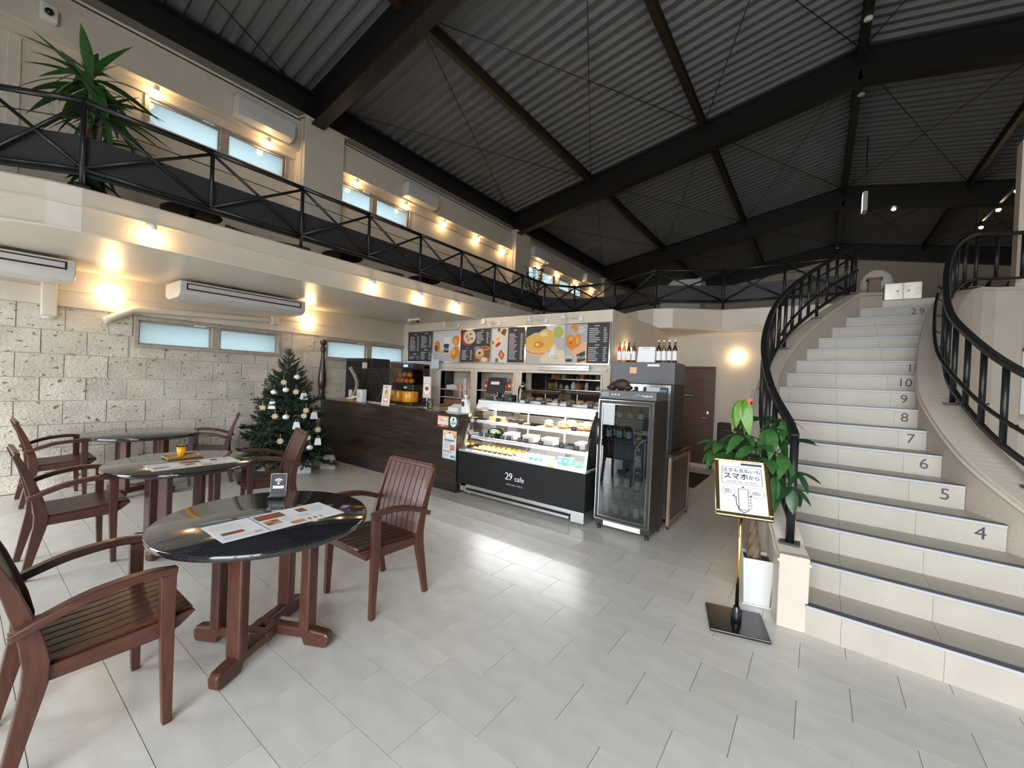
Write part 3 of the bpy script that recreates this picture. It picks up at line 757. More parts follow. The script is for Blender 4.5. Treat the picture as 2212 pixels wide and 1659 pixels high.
quadbox(MB(), wo+wx*.004+tiltv*.004+wn_*.0036, wx, tiltv, wn_, .090, .137, .0006).build('card', ph['slate'], wf)
m = MB()
def arcband(cx, cy, r0, r1, a0, a1, n=10):
    o2 = wo+wx*.004+tiltv*.004+wn_*.0046
    for k in range(n):
        t0, t1 = R(a0+(a1-a0)*k/n), R(a0+(a1-a0)*(k+1)/n)
        m.face([tuple(o2+wx*(cx+r*math.sin(t))+tiltv*(cy+r*math.cos(t))) for r, t in ((r0, t0), (r0, t1), (r1, t1), (r1, t0))])
arcband(.045, .075, .0, .007, 0, 360); arcband(.045, .075, .014, .020, -48, 48); arcband(.045, .075, .026, .033, -48, 48)
o2 = wo+wx*.004+tiltv*.004+wn_*.0046
m.face([tuple(o2+wx*u+tiltv*v) for u, v in ((.012, .042), (.078, .042), (.078, .060), (.012, .060))])
m.build('wifi_symbol', paper_m, wf)
tray = thing('serving_tray', 'small rectangular wooden tray under the orange juice cup', 'tray', (-4.69, 1.28, .7355))
m = MB(); m.bb(-4.79, -4.60, 1.15, 1.42, .7355, .742); m.build('tray_base', pm('tray_wood', (.42, .26, .12), .5, noise=.4, nscale=6, stretch=(6, 1, 1)), tray, bevel=.003)
m = MB(); m.bb(-4.79, -4.782, 1.15, 1.42, .742, .752); m.bb(-4.608, -4.60, 1.15, 1.42, .742, .752); m.bb(-4.782, -4.608, 1.15, 1.158, .742, .752); m.bb(-4.782, -4.608, 1.412, 1.42, .742, .752); m.build('tray_rim', MATS['tray_wood'], tray)
cup = thing('juice_cup', 'clear plastic cup of orange juice with a black straw on the tray', 'cup', (-4.69, 1.27, .742))
cc = (-4.69, 1.27, .7422)
MB().lathe([(.0375, .090), (.0385, .098), (.0388, .104), (.040, .108)], 20, cc).build('cup_wall', acryl, cup)
MB().lathe([(.001, .0), (.027, .0), (.0372, .090), (.001, .090)], 20, cc).build('juice', pm('orange_juice', (.95, .42, .01), .2), cup)
MB().tube([(-4.685, 1.262, .76), (-4.712, 1.30, .88), (-4.716, 1.305, .90)], .003, 6).build('straw', black_m, cup)
# ------------------------------------------------------------------ counter
ctr = thing('service_counter', 'long dark wood-grain service counter with glossy front', 'counter', (-5.65, 4.3, 0))
for i in range(4):
    z0, z1 = [(.10, .34), (.344, .58), (.584, .82), (.824, 1.035)][i]
    MB().bb(-7.42, -3.90, 4.09, 4.115, z0, z1).build('front_panel', dwood, ctr, bevel=.002)
MB().bb(-7.42, -3.92, 4.116, 4.95, 0, 1.035).build('carcass', dwood2, ctr)
MB().bb(-7.42, -3.92, 4.105, 4.116, 0, .10).build('plinth', black_m, ctr)
MB().bb(-3.92, -3.90, 4.115, 4.62, 0, 1.035).build('end_panel', dwood, ctr)
wtop = thing('worktop', 'dark counter worktop with pale stone inlay behind the front edge', 'worktop', (-5.65, 4.3, 1.035))
MB().bb(-7.44, -3.90, 4.075, 4.30, 1.036, 1.075).build('front_ledge', dwood, wtop, bevel=.005)
MB().bb(-7.44, -4.40, 4.301, 4.97, 1.036, 1.073).build('worktop_slab', pm('pale_counter_stone', (.62, .52, .40), .2, noise=.3, nscale=12), wtop)
MB().bb(-4.395, -3.895, 4.301, 4.97, 1.036, 1.076).build('worktop_slab', pm('white_counter', (.72, .71, .68), .3), wtop)
pc = thing('turned_post', 'dark turned wooden post standing on the counter end by the wall', 'post', (-7.33, 4.05, 1.075))
MB().lathe([(.062, 0), (.062, .06), (.046, .075), (.056, .10), (.056, .16), (.046, .175), (.060, .20), (.072, .30), (.070, .40), (.055, .55), (.040, .70), (.032, .80), (.030, .86), (.046, .89), (.050, .93), (.034, .96), (.028, .975), (.044, .995), (.060, 1.03), (.058, 1.065), (.035, 1.09), (.001, 1.095)], 20, (-7.33, 4.05, 1.076)).build('spindle', dwood2, pc)
# posters on the counter
YF = 4.0885
def poster(label, x0, x1, z0, z1, prims, base=paper_m):
    return print_sheet('notice', label, 'notice', (x0, YF, z0), (1, 0, 0), (0, 0, 1), x1-x0, z1-z0, prims, 'notices stuck on the counter front', .001, base)
t = poster('square pale orange notice with a red band on the counter front', -4.29, -4.08, .875, 1.03, [('peach', 'r', 0, .3, 1, 1), ('cream', 'r', 0, .22, 1, .5), ('red', 'r', 0, 0, 1, .22), ('white', 'e', .5, .62, .36, .2), ('navy', 't', .2, .5, .8, .75, 2, 3)])
link('lettering', text_mesh('lettering', '取扱店', .026, paper_m, frame_M((-4.185, YF-.0032, .892), (1,0,0), (0,0,1)), .0002), t)
t = thing('notice', 'oval pale green sticker on the counter front beside the red notice', 'notice', (-3.985, YF, .89), group='notices stuck on the counter front')
m = MB(); m.add(*(lambda pts: (pts, [tuple(range(len(pts)))]))([(-3.985+.066*math.cos(2*math.pi*k/28), YF-.001, .972+.078*math.sin(2*math.pi*k/28)) for k in range(28)])); m.build('sheet', flat('pale_mint', (.66, .78, .74)), t)
m = prints(Vector((-4.05, YF, .90)), Vector((1,0,0)), Vector((0,0,1)), Vector((0,-1,0)), .13, .145, [('slate', 'e', .5, .68, .13, .13), ('teal', 'r', .06, .40, .94, .47), ('teal', 'r', .12, .24, .88, .36), ('grey', 't', .3, .08, .7, .2, 2, 5)], .0015); m.build('print', PM, t)
t = poster('tall colourful notice with lemons and a blue headline on the counter front', -4.175, -3.915, .43, .84, [('cream', 'r', 0, .82, 1, 1), ('peach', 'r', .7, .8, 1, 1), ('yellow', 'e', .1, .84, .08, .05), ('red', 'e', .5, .93, .09, .035), ('green', 'e', .88, .80, .06, .06), ('white', 'e', .5, .76, .36, .15), ('orange', 'e', .2, .75, .04, .025), ('navy', 't', .15, .64, .85, .71, 1, 2), ('blue', 't', .1, .56, .9, .62, 2, 8), ('pale', 'r', .06, .40, .48, .54), ('tan', 'r', .55, .42, .9, .54), ('red', 'r', .55, .36, .9, .41), ('slate', 't', .06, .26, .9, .34, 2, 12), ('teal', 'r', .6, .1, .94, .18), ('grey', 't', .06, .1, .55, .24, 4, 11), ('navy', 'r', 0, 0, 1, .05), ('yellow', 'r', .03, .06, .12, .1)])
link('lettering', text_mesh('lettering', '品質保証宣言', .036, ph['navy'], frame_M((-4.045, YF-.0032, .703), (1,0,0), (0,0,1)), .0002), t)
ORD = 'one two three four five six seven eight nine ten'.split(); ORD2 = 'first second third fourth fifth sixth seventh eighth ninth tenth eleventh twelfth'.split()
# ------------------------------------------------------------------ refrigerated showcase
sc_ = thing('cake_showcase', 'curved glass refrigerated cake showcase with a black lower panel', 'showcase', (-2.93, 4.45, 0))
XA, XB = -3.885, -1.985
MB().bb(XA, XB, 4.11, 4.135, .155, .585).build('front_panel', case_black, sc_, bevel=.003)
MB().bb(XB-.012, XB, 4.135, 4.78, .155, .585).build('side_panel', case_black, sc_); MB().bb(XA, XA+.012, 4.135, 4.78, .155, .585).build('side_panel', case_black, sc_)
MB().bb(XA+.012, XB-.012, 4.135, 4.78, .12, .575).build('body', steel, sc_)
m = MB(); m.bb(XA, XB, 4.105, 4.20, .586, .612); m.bb(XA+.05, XB-.03, 4.20, 4.76, .586, .600); m.build('display_deck', pm('pale_steel', (.70, .71, .72), .3, .5), sc_, bevel=.004)
m = MB(); m.bb(XA+.06, XB-.02, 4.16, 4.20, .095, .150); m.bb(XA+.10, XB-.20, 4.13, 4.165, .045, .075); m.build('base_rail', steel, sc_, bevel=.003)
MB().bb(XB-.17, XB-.01, 4.125, 4.74, .03, .153).build('base_box', steel, sc_); MB().bb(XA+.03, XA+.13, 4.135, 4.74, .05, .153).build('base_box', steel, sc_)
MB().bb(XA+.13, XB-.17, 4.30, 4.72, .02, .12).build('machine_bay', black_m, sc_)
for x in (XA+.16, XB-.11):
    for y in (4.18, 4.68): MB().tube([(x, y, 0), (x, y, .05)], .010, 8).build('foot', steel, sc_)
def gy(z): return lerp_at([(4.135, .60), (4.142, .68), (4.165, .80), (4.205, .93), (4.265, 1.06), (4.335, 1.17), (4.405, 1.245), (4.42, 1.26)], z, 1, 0)
GZ = [.61, .68, .75, .82, .89, .96, 1.03, 1.10, 1.16, 1.21, 1.25]
g = MB(); vs = []
for z in GZ: vs += [(-3.80, gy(z), z), (-2.005, gy(z), z)]
g.add(vs, [(2*i, 2*i+1, 2*i+3, 2*i+2) for i in range(len(GZ)-1)], True); g.build('front_glass', glass_m, sc_)
for x in (-3.80, -2.005):
    poly = [(gy(z), z) for z in GZ]+[(4.76, 1.25), (4.76, .61)]
    m = MB(); m.add([(x, p[0], p[1]) for p in poly], [tuple(range(len(poly)))]); m.build('end_glass', glass_m, sc_)
    MB().sweep([(x, gy(z), z) for z in GZ]+[(x, 4.43, 1.262)], .022, .028, up=(1, 0, 0)).build('curved_frame', chrome, sc_)
    m = MB(); m.bb(x-.012, x+.012, 4.75, 4.775, .60, 1.26); m.build('rear_post', steel, sc_)
m = MB(); m.bb(-3.82, -1.985, 4.395, 4.79, 1.252, 1.280); m.build('top_plate', pm('white_enamel', (.70, .71, .72), .3), sc_, bevel=.006)
MB().bb(-3.78, -2.02, 4.36, 4.40, 1.20, 1.25).build('lamp_housing', MATS['pale_steel'], sc_)
for x in (-3.78, -3.20, -2.62, -2.03): MB().bb(x-.012, x+.012, 4.752, 4.772, .61, 1.25).build('rear_door_frame', white_m, sc_)
for x0, x1 in ((-3.768, -3.212), (-3.188, -2.632), (-2.608, -2.042)): MB().bb(x0, x1, 4.76, 4.765, .61, 1.25).build('rear_door', glass_m, sc_)
SH = [(1.000, 4.33), (.796, 4.22)]
for z, y in SH:
    MB().bb(-3.775, -2.03, y+.03, 4.73, z-.008, z).build('shelf', glass_m, sc_)
    MB().bb(-3.775, -2.03, y, y+.03, z-.035, z+.004).build('shelf_edge', MATS['pale_steel'], sc_, bevel=.003)
    MB().bb(-3.70, -2.10, y+.035, y+.055, z-.022, z-.012).build('light_strip', led_m, sc_)
m = MB(); m.bb(-3.70, -2.10, 4.312, 4.330, .742, .786); m.use(1).face([(-3.69, 4.3115, .745), (-2.11, 4.3115, .745), (-2.11, 4.3115, .758), (-3.69, 4.3115, .758)]); m.build('added_spill_bar', [white_m, led_spill], sc_)  # outward-facing bar added to spill light onto the floor before the showcase
MB().bb(-3.74, -2.06, 4.385, 4.41, 1.188, 1.199).build('light_strip', led_m, sc_)
MB().bb(-3.78, -2.03, 4.352, 4.359, 1.160, 1.25).build('added_light_shield', MATS['pale_steel'], sc_)  # shield added to keep the top strip's light off the floor
me = text_mesh('logo', '29', .125, paper_m, frame_M((-3.022, 4.1085, .378), (1,0,0), (0,0,1)), .001, bold=0, spacing=.9); link('logo_numeral', me, sc_)
me = text_mesh('logo', 'cafe', .090, paper_m, frame_M((-2.863, 4.1085, .366), (1,0,0), (0,0,1)), .001, bold=0, spacing=1.0); link('logo_word', me, sc_)
me = text_mesh('logo', 'パインツリーブレス', .027, paper_m, frame_M((-2.932, 4.1085, .281), (1,0,0), (0,0,1)), .001); link('logo_subtitle', me, sc_)
MB().box((-2.42, 4.106, .600), (.07, .012, .012)).build('badge', ph['yellow'], sc_)
# --- goods in the showcase
board_m = pm('serving_board', (.45, .28, .14), .5, noise=.4, nscale=6, stretch=(1, 6, 1))
def slab(name, label, cat, x0, x1, y0, y1, z0, z1, mt, group=None, bevel=.004):
    o = MB().bb(x0, x1, y0, y1, z0, z1).build(name, mt, None, bevel=bevel); return tag(o, label, cat, group)
Z1, Z2, Z3 = 1.0012, .7972, .6015
slab('serving_board', 'wooden board under the yellow cake slices on the top showcase shelf', 'board', -3.64, -3.36, 4.37, 4.58, Z1, Z1+.010, board_m, 'boards in the showcase')
slab('serving_board', 'wooden board under the dark brownies on the top showcase shelf', 'board', -3.31, -3.04, 4.37, 4.58, Z1, Z1+.010, board_m, 'boards in the showcase')
slab('serving_board', 'round-edged board under the single bread roll on the top showcase shelf', 'board', -2.82, -2.56, 4.37, 4.62, Z1, Z1+.010, board_m, 'boards in the showcase')
slab('serving_board', 'wooden board under the rolls at the right of the top showcase shelf', 'board', -2.55, -2.07, 4.37, 4.66, Z1, Z1+.010, board_m, 'boards in the showcase')
cake_m = pm('yellow_cake', (.78, .55, .20), .7, noise=.3, nscale=30); brownie_m = pm('brownie', (.07, .035, .02), .7, noise=.4, nscale=40); bun_m = pm('bread_crust', (.62, .38, .17), .6, noise=.45, nscale=18, bump=.3)
for i, (x, y) in enumerate(((-3.57, 4.42), (-3.49, 4.43), (-3.41, 4.42), (-3.53, 4.51), (-3.45, 4.52))):
    m = MB(); m.prism([(x-.035, y-.03), (x+.035, y-.03), (x, y+.05)], 'z', Z1+.0105, Z1+.058); tag(m.build('cake_slice', cake_m, None, bevel=.004), 'yellow cake wedge on the left board of the top showcase shelf, %s' % ('front left', 'front middle', 'front right', 'back left', 'back right')[i], 'cake', 'yellow cake slices')
for i, (x, y) in enumerate(((-3.27, 4.43), (-3.20, 4.42), (-3.13, 4.43), (-3.08, 4.42), (-3.23, 4.52), (-3.14, 4.53))):
    m = MB(); m.box((x, y, Z1+.0105+.022), (.052, .06, .044), Matrix.Rotation(i*.7, 3, 'Z')); tag(m.build('brownie', brownie_m, None, bevel=.004), 'dark brownie on the second board of the top showcase shelf, %s' % ('front first', 'front second', 'front third', 'front fourth', 'back left', 'back right')[i], 'cake', 'brownies')
for i, (x, y, s, lab) in enumerate(((-2.675, 4.44, 1.0, 'golden bread roll standing alone on a board in the showcase'), (-2.48, 4.44, 1.05, 'split bread roll second from the left in the showcase'), (-2.42, 4.56, 1.15, 'large golden roll behind the split roll in the showcase'), (-2.24, 4.44, 1.0, 'cream-filled roll at the front right of the top showcase shelf'), (-2.16, 4.47, 1.0, 'rightmost bread roll of the top showcase shelf'), (-2.22, 4.60, 1.1, 'flat golden loaf behind the cream-filled roll'))):
    b = thing('bread_roll', lab, 'bread', (x, y, Z1+.0105), group='bread rolls in the showcase')
    MB().ball((x, y, Z1+.034), (.062*s, .055*s, .023), 14, 8).build('roll_base', bun_m, b)
    MB().ball((x, y+.004, Z1+.068*s), (.058*s, .052*s, .034*s), 14, 8).build('roll_top', bun_m, b)
    MB().ball((x, y-.008, Z1+.050), (.050*s, .050*s, .014), 12, 6).build('filling', flat('cream_filling', (.80, .70, .50)) if 'cream_filling' not in [k.name for k in bpy.data.materials] else bpy.data.materials['cream_filling'], b)
sal = thing('salad_bowl', 'clear domed bowl of green salad on the middle showcase shelf', 'salad', (-3.50, 4.42, Z2))
MB().lathe([(.06, .0005), (.105, .045), (.115, .052), (.112, .054), (.056, .004)], 20, (-3.50, 4.42, Z2)).build('bowl', acryl, sal)
MB().lathe([(.115, .055), (.10, .085), (.06, .108), (.001, .114)], 20, (-3.50, 4.42, Z2)).build('lid', acryl, sal)
rs = random.Random(5); m = MB()
for k in range(60):
    a = rs.uniform(0, 6.28); r = rs.uniform(0, .09); p = Vector((-3.50+r*math.cos(a), 4.42+r*math.sin(a), Z2+rs.uniform(.02, .075))); u = Vector((rs.uniform(-1, 1), rs.uniform(-1, 1), rs.uniform(-.4, .4)))*.022; w = Vector((rs.uniform(-1, 1), rs.uniform(-1, 1), rs.uniform(-.6, .6)))*.018
    m.face([tuple(p-u), tuple(p+w), tuple(p+u), tuple(p-w)])
o = m.build('greens', flat('salad_green', (.16, .38, .06)), sal); o['kind'] = 'stuff'
box_m = pm('white_carton', (.74, .70, .62), .6)
for x, w, lab in ((-3.22, .15, 'white food box beside the salad in the showcase'), (-2.92, .17, 'white food box in the middle of the showcase shelf'), (-2.64, .17, 'white food box with a raised lid right of centre in the showcase'), (-2.19, .13, 'white food box at the right end of the middle showcase shelf')):
    b = thing('food_box', lab, 'box', (x, 4.42, Z2), group='white food boxes in the showcase')
    MB().bb(x-w/2, x+w/2, 4.35, 4.50, Z2, Z2+.068).build('box_body', box_m, b, bevel=.003)
    m = MB(); m.box((x, 4.425, Z2+.075), (w+.008, .16, .010), Matrix.Rotation(R(3), 3, 'X')); m.build('box_lid', box_m, b, bevel=.002)
card_m = flat('card_black', (.03, .03, .033))
def card(x, y, z, lab, w=.072, h=.052):
    c = thing('price_card', lab, 'price card', (x, y, z), group='black price cards')
    m = MB(); M = Matrix.Rotation(R(-12), 3, 'X'); m.box((x, y, z+h/2), (w, .002, h), M); m.build('card', card_m, c)
    m = MB()
    for k in range(3): m.box((x-.004*k, y-.0022+.0, z+h*(.72-.22*k)), (w*(.62-.12*k), .0008, h*.06), M)
    m.build('print', ph['grey'], c)
    m = MB(); m.box((x, y+.012, z+.003), (w*.6, .026, .004)); m.build('card_foot', acryl, c)
for x in (-3.42, -3.05, -2.28): card(x, 4.352, Z1+.004, 'small black price card on the top showcase shelf edge, '+{-3.42: 'by the yellow cake', -3.05: 'by the brownies', -2.28: 'by the bread rolls'}[x])
for i, x in enumerate((-3.61, -3.51, -3.41, -3.25, -3.15, -2.97, -2.88, -2.66, -2.37, -2.18)): card(x, 4.242, Z2+.004, 'black price card number %s from the left on the middle showcase shelf' % ('one two three four five six seven eight nine ten'.split()[i]))
for i, x in enumerate((-3.29, -3.01, -2.765, -2.40, -2.12)): card(x, 4.43, 1.281, 'black price card on the showcase top, %s from the cash register' % ('first second third fourth fifth'.split()[i]), .075, .06)
foil_m = pm('foil_cup', (.62, .60, .58), .3, .7); tart_m = pm('egg_tart', (.88, .48, .08), .35, noise=.35, nscale=30)
tr_m = pm('tray_grey', (.25, .25, .26), .4, .4)
slab('display_tray', 'grey tray under the orange egg tarts in the showcase bottom', 'tray', -3.74, -3.04, 4.20, 4.62, Z3, Z3+.006, tr_m, 'trays in the showcase')
n = 0
for j in range(4):
    for i in range(8):
        x = -3.70+.085*i+(.02 if j % 2 else 0); y = 4.235+.095*j
        if x > -3.06: continue
        b = thing('egg_tart', 'orange egg tart in row %s of the showcase bottom tray, place %s from the left' % (ORD[j], ORD[i]), 'tart', (x, y, Z3+.0065), group='orange egg tarts')
        MB().lathe([(.024, 0), (.037, .028), (.039, .028)], 10, (x, y, Z3+.0065)).build('foil', foil_m, b)
        MB().ball((x, y, Z3+.032), (.036, .036, .020), 10, 6).build('filling', tart_m, b)
slab('display_tray', 'white tray under the lemon tarts in the showcase bottom', 'tray', -3.03, -2.86, 4.20, 4.50, Z3, Z3+.006, white_m, 'trays in the showcase')
for j in range(3):
    for i in range(2):
        x, y = -2.985+.08*i, 4.25+.09*j
        b = thing('lemon_tart', 'pale lemon tart on the white showcase tray, row %s, %s' % (ORD[j], ('left', 'right')[i]), 'tart', (x, y, Z3+.0065), group='pale lemon tarts')
        MB().lathe([(.022, 0), (.034, .025), (.036, .025)], 10, (x, y, Z3+.0065)).build('paper_cup', paper_m, b)
        MB().ball((x, y, Z3+.03), (.032, .032, .022), 10, 6).build('topping', flat('lemon_cream', (.86, .78, .35)) if 'lemon_cream' not in bpy.data.materials else bpy.data.materials['lemon_cream'], b)
slab('display_tray', 'pale blue rack tray under the blue jelly cups in the showcase', 'tray', -2.85, -2.53, 4.20, 4.48, Z3, Z3+.006, flat('pale_blue_tray', (.45, .60, .70)), 'trays in the showcase')
jb = [flat('jelly_blue', (.25, .55, .75)), flat('jelly_white', (.80, .82, .80)), flat('jelly_green', (.45, .62, .15))]
for j in range(3):
    for i in range(4):
        x, y = -2.80+.07*i, 4.25+.085*j; c = jb[0] if (i < 3 and j == 0) else jb[1] if j < 2 else jb[2]
        b = thing('jelly_cup', 'round jelly cup on the pale blue showcase tray, row %s, place %s' % (ORD[j], ORD[i]), 'dessert', (x, y, Z3+.0065), group='jelly cups in the showcase')
        MB().lathe([(.020, 0), (.029, .034), (.030, .036), (.001, .036)], 10, (x, y, Z3+.0065)).build('cup', c, b)
        MB().ball((x, y, Z3+.044), (.026, .026, .014), 10, 6).build('dome', jb[1] if c is not jb[2] else jb[2], b)
gr_m = flat('green_carton', (.03, .36, .20)); gr2_m = flat('bright_green_pack', (.04, .42, .08))
for i, (x, y) in enumerate(((-2.41, 4.30), (-2.345, 4.32), (-2.28, 4.34))):
    b = thing('drink_carton', 'small green drink carton on the showcase bottom, %s from the left' % ('first second third'.split()[i]), 'carton', (x, y, Z3), group='green cartons in the showcase')
    MB().bb(x-.026, x+.026, y-.02, y+.02, Z3, Z3+.085).build('carton', gr_m, b, bevel=.003)
    MB().box((x, y-.0212, Z3+.045), (.03, .002, .03)).build('carton_print', white_m, b); MB().box((x, y, Z3+.0862), (.048, .036, .002)).build('carton_top', white_m, b)
for i, (x, y, a) in enumerate(((-2.19, 4.30, .3), (-2.13, 4.34, -.4), (-2.10, 4.45, .2), (-2.20, 4.44, .9), (-2.07, 4.28, 1.2))):
    b = thing('snack_pack', 'shiny green snack pack at the right end of the showcase bottom, %s from left' % ORD[(1, 2, 3, 0, 4)[i]], 'snack', (x, y, Z3), group='green snack packs in the showcase')
    m = MB(); m.ball((x, y, Z3+.016), (.045, .028, .0155), 10, 6, Matrix.Rotation(a, 3, 'Z')); m.build('pouch', gr2_m, b)
    m = MB(); m.box((x, y, Z3+.031), (.03, .016, .002), Matrix.Rotation(a, 3, 'Z')); m.build('pouch_label', white_m, b)
WRAP = [flat('wrap_brown', (.22, .13, .06)), flat('wrap_tan', (.34, .22, .10))]
# ------------------------------------------------------------------ acrylic covers on the showcase
for x0, x1, lab in ((-3.17, -2.60, 'clear curved acrylic cover on the showcase top beside the glass jar'), (-2.56, -2.02, 'clear curved acrylic cover on the showcase top next to the glass-door fridge')):
    c = thing('food_cover', lab, 'food cover', ((x0+x1)/2, 4.63, 1.281), group='acrylic food covers')
    prof = [(4.50, .03), (4.502, .07), (4.515, .12), (4.545, .155), (4.59, .172), (4.65, .176), (4.76, .176), (4.765, .03)]
    m = MB(); vs = []
    for y, z in prof: vs += [(x0, y, 1.281+z), (x1, y, 1.281+z)]
    m.add(vs, [(2*i, 2*i+1, 2*i+3, 2*i+2) for i in range(len(prof)-1)], True); m.build('cover_shell', acryl, c)
    for x in (x0, x1):
        m = MB(); m.add([(x, y, 1.281+z) for y, z in prof], [tuple(range(len(prof)))]); m.build('cover_side', acryl, c)
        MB().tube([(x, y, 1.281+z) for y, z in prof[:-1]], .004, 6).build('cover_edge', acryl, c)
    MB().bb(x0-.005, x1+.005, 4.49, 4.77, 1.281, 1.309).build('cover_base', pm('cover_base', (.62, .60, .56), .4) if 'cover_base' not in MATS else MATS['cover_base'], c, bevel=.004)
    rr = random.Random(int(x0*100))
    for k in range(4):
        x = x0+.08+(x1-x0-.16)*k/3
        tag(MB().ball((x, 4.63, 1.3355), (.06, .05, .026), 10, 6).build('wrapped_sandwich', WRAP[k % 2]), 'brown wrapped sandwich under the acrylic cover '+('beside the jar' if x0 < -3 else 'beside the fridge')+', %s from the left' % ORD2[k], 'sandwich', 'wrapped sandwiches under the covers '+('by the jar' if x0 < -3 else 'by the fridge'))
# ------------------------------------------------------------------ glass-door fridge
fr_m = pm('dark_brown_fridge', (.028, .024, .021), .45); fr_g = pm('fridge_grey', (.11, .11, .115), .4)
F = thing('glass_door_fridge', 'narrow black glass-door drinks fridge standing right of the cake showcase', 'fridge', (-1.6, 4.41, 0))
fx0, fx1, fy0, fy1 = -1.905, -1.30, 4.215, 4.63
for a in ((fx0, fx0+.02, fy0, fy1, .06, 1.42), (fx1-.02, fx1, fy0, fy1, .06, 1.42)): MB().bb(*a).build('side_wall', fr_m, F)
MB().bb(fx0+.02, fx1-.02, fy1-.02, fy1, .06, 1.42).build('back_wall', pm('fridge_inner', (.35, .36, .37), .5), F)
MB().bb(fx0, fx1, fy0, fy1, 1.42, 1.512).build('head_box', fr_g, F, bevel=.006); MB().bb(fx0+.02, fx1-.02, fy0, fy1-.02, .06, .15).build('floor_box', fr_m, F)
df = MB(); y0, y1 = fy0-.035, fy0-.002
df.bb(fx0, fx0+.05, y0, y1, .115, 1.415); df.bb(fx1-.05, fx1, y0, y1, .115, 1.415); df.bb(fx0+.05, fx1-.05, y0, y1, .115, .165); df.bb(fx0+.05, fx1-.05, y0, y1, 1.365, 1.415)
dd = df.build('door', fr_m, F, bevel=.004)
tr = MB()
for i_, e in ((0, .006), (1, .046)):
    a0, a1, b0, b1 = fx0+e, fx1-e, .115+e, 1.415-e; w = .006
    tr.bb(a0, a1, y0-.003, y0, b1-w, b1); tr.bb(a0, a1, y0-.003, y0, b0, b0+w); tr.bb(a0, a0+w, y0-.003, y0, b0+w, b1-w); tr.bb(a1-w, a1, y0-.003, y0, b0+w, b1-w)
tr.build('chrome_trim', chrome, dd)
MB().bb(fx0+.05, fx1-.05, y0+.006, y0+.012, .165, 1.365).build('door_glass', glass_fr, dd)
MB().tube(arc_pts((fx0+.012, y0-.002, 1.20), (fx0+.012, y0-.002, .92), (0, -.035, 0)), .011, 8).build('door_handle', black_m, dd)
MB().bb(fx0+.10, fx1-.10, fy0-.012, fy0, .055, .108).build('kick_plate', white_m, F, bevel=.004)
for x in (fx0+.04, fx1-.04):
    for y in (fy0+.03, fy1-.04): MB().lathe([(.022, 0), (.022, .02), (.014, .025), (.014, .06)], 10, (x, y, 0)).build('foot', black_m, F)
for z in (.45, .72, .98, 1.20):
    m = MB()
    for k in range(9): x = fx0+.05+(fx1-fx0-.10)*k/8; m.tube([(x, fy0+.03, z), (x, fy1-.03, z)], .003, 5)
    m.tube([(fx0+.03, fy0+.03, z), (fx1-.03, fy0+.03, z)], .004, 6); m.tube([(fx0+.03, fy1-.03, z), (fx1-.03, fy1-.03, z)], .004, 6); m.build('wire_shelf', steel, F)
for k in range(3): MB().ball((fx0+.14+.035*k, fy0-.002, 1.468), (.005, .003, .005), 8, 6).build('indicator_light', emis('indicator_white', (1, 1, 1), 3) if k == 0 else MATS['indicator_white'], F)
MB().bb(fx0+.015, fx0+.10, fy0-.002, fy0, 1.445, 1.492).build('display_window', black_g, F)
link('maker_name', text_mesh('maker_name', 'longfresh', .03, paper_m, frame_M((fx1-.09, fy0-.002, 1.468), (1,0,0), (0,0,1)), .0006), F)
MB().tube([(fx1-.23, fy0-.003, 1.456), (fx1-.205, fy0-.003, 1.474), (fx1-.19, fy0-.003, 1.480), (fx1-.17, fy0-.003, 1.470), (fx1-.155, fy0-.003, 1.456)], .0018, 5).build('maker_emblem', paper_m, F)
# bottles in the fridge
def bottle(name, lab, group, x, y, z, h, r, body, labm, cap, world=True):
    b = thing(name, lab, 'bottle', (x, y, z), group=group); c = (x, y, z)
    MB().lathe([(r*.92, 0), (r, .004), (r, h*.56), (r*.85, h*.64), (r*.42, h*.76), (r*.36, h*.93), (r*.40, h*.935), (.001, h*.94)], 12, c).build('bottle_body', body, b)
    MB().lathe([(r*1.015, h*.10), (r*1.02, h*.11), (r*1.02, h*.50), (r*1.015, h*.51)], 12, c).build('bottle_label', labm, b)
    MB().lathe([(r*.44, h*.92), (r*.44, h), (.001, h)], 10, c).build('bottle_cap', cap, b)
    return b
bm = [pm('bottle_dark', (.02, .02, .018), .15), pm('bottle_green', (.02, .05, .03), .15), pm('bottle_amber', (.25, .08, .01), .15)]
labs = [ph['white'], ph['cream'], ph['peach'], ph['grey']]
rs = random.Random(11)
for zi, (z, cnt, h) in enumerate(((.152, 10, .24), (.454, 5, .22), (.984, 7, .17), (1.204, 6, .14))):
    for k in range(cnt):
        x = fx0+.075+(fx1-fx0-.15)*(k % 5)/4+(.03 if k >= 5 else 0); y = fy0+.10+(.12 if k >= 5 else 0)+rs.uniform(0, .02)
        x = min(x, fx1-.065)
        bottle('drink_bottle', ['dark labelled drink bottle on the fridge floor behind the glass door', 'dark drink bottle on the lowest wire shelf of the fridge', 'small dark bottle on the third shelf of the fridge', 'short dark bottle on the top shelf of the fridge'][zi]+', %s row, place %s' % ('front' if k < 5 else 'back', ORD[k % 5]), ', bottles on fridge shelf %s'[2:] % 'one two three four'.split()[zi], x, y, z, h*rs.uniform(.94, 1.04), .031, bm[rs.randrange(2)], labs[rs.randrange(4)], black_m if rs.random() < .6 else white_m)
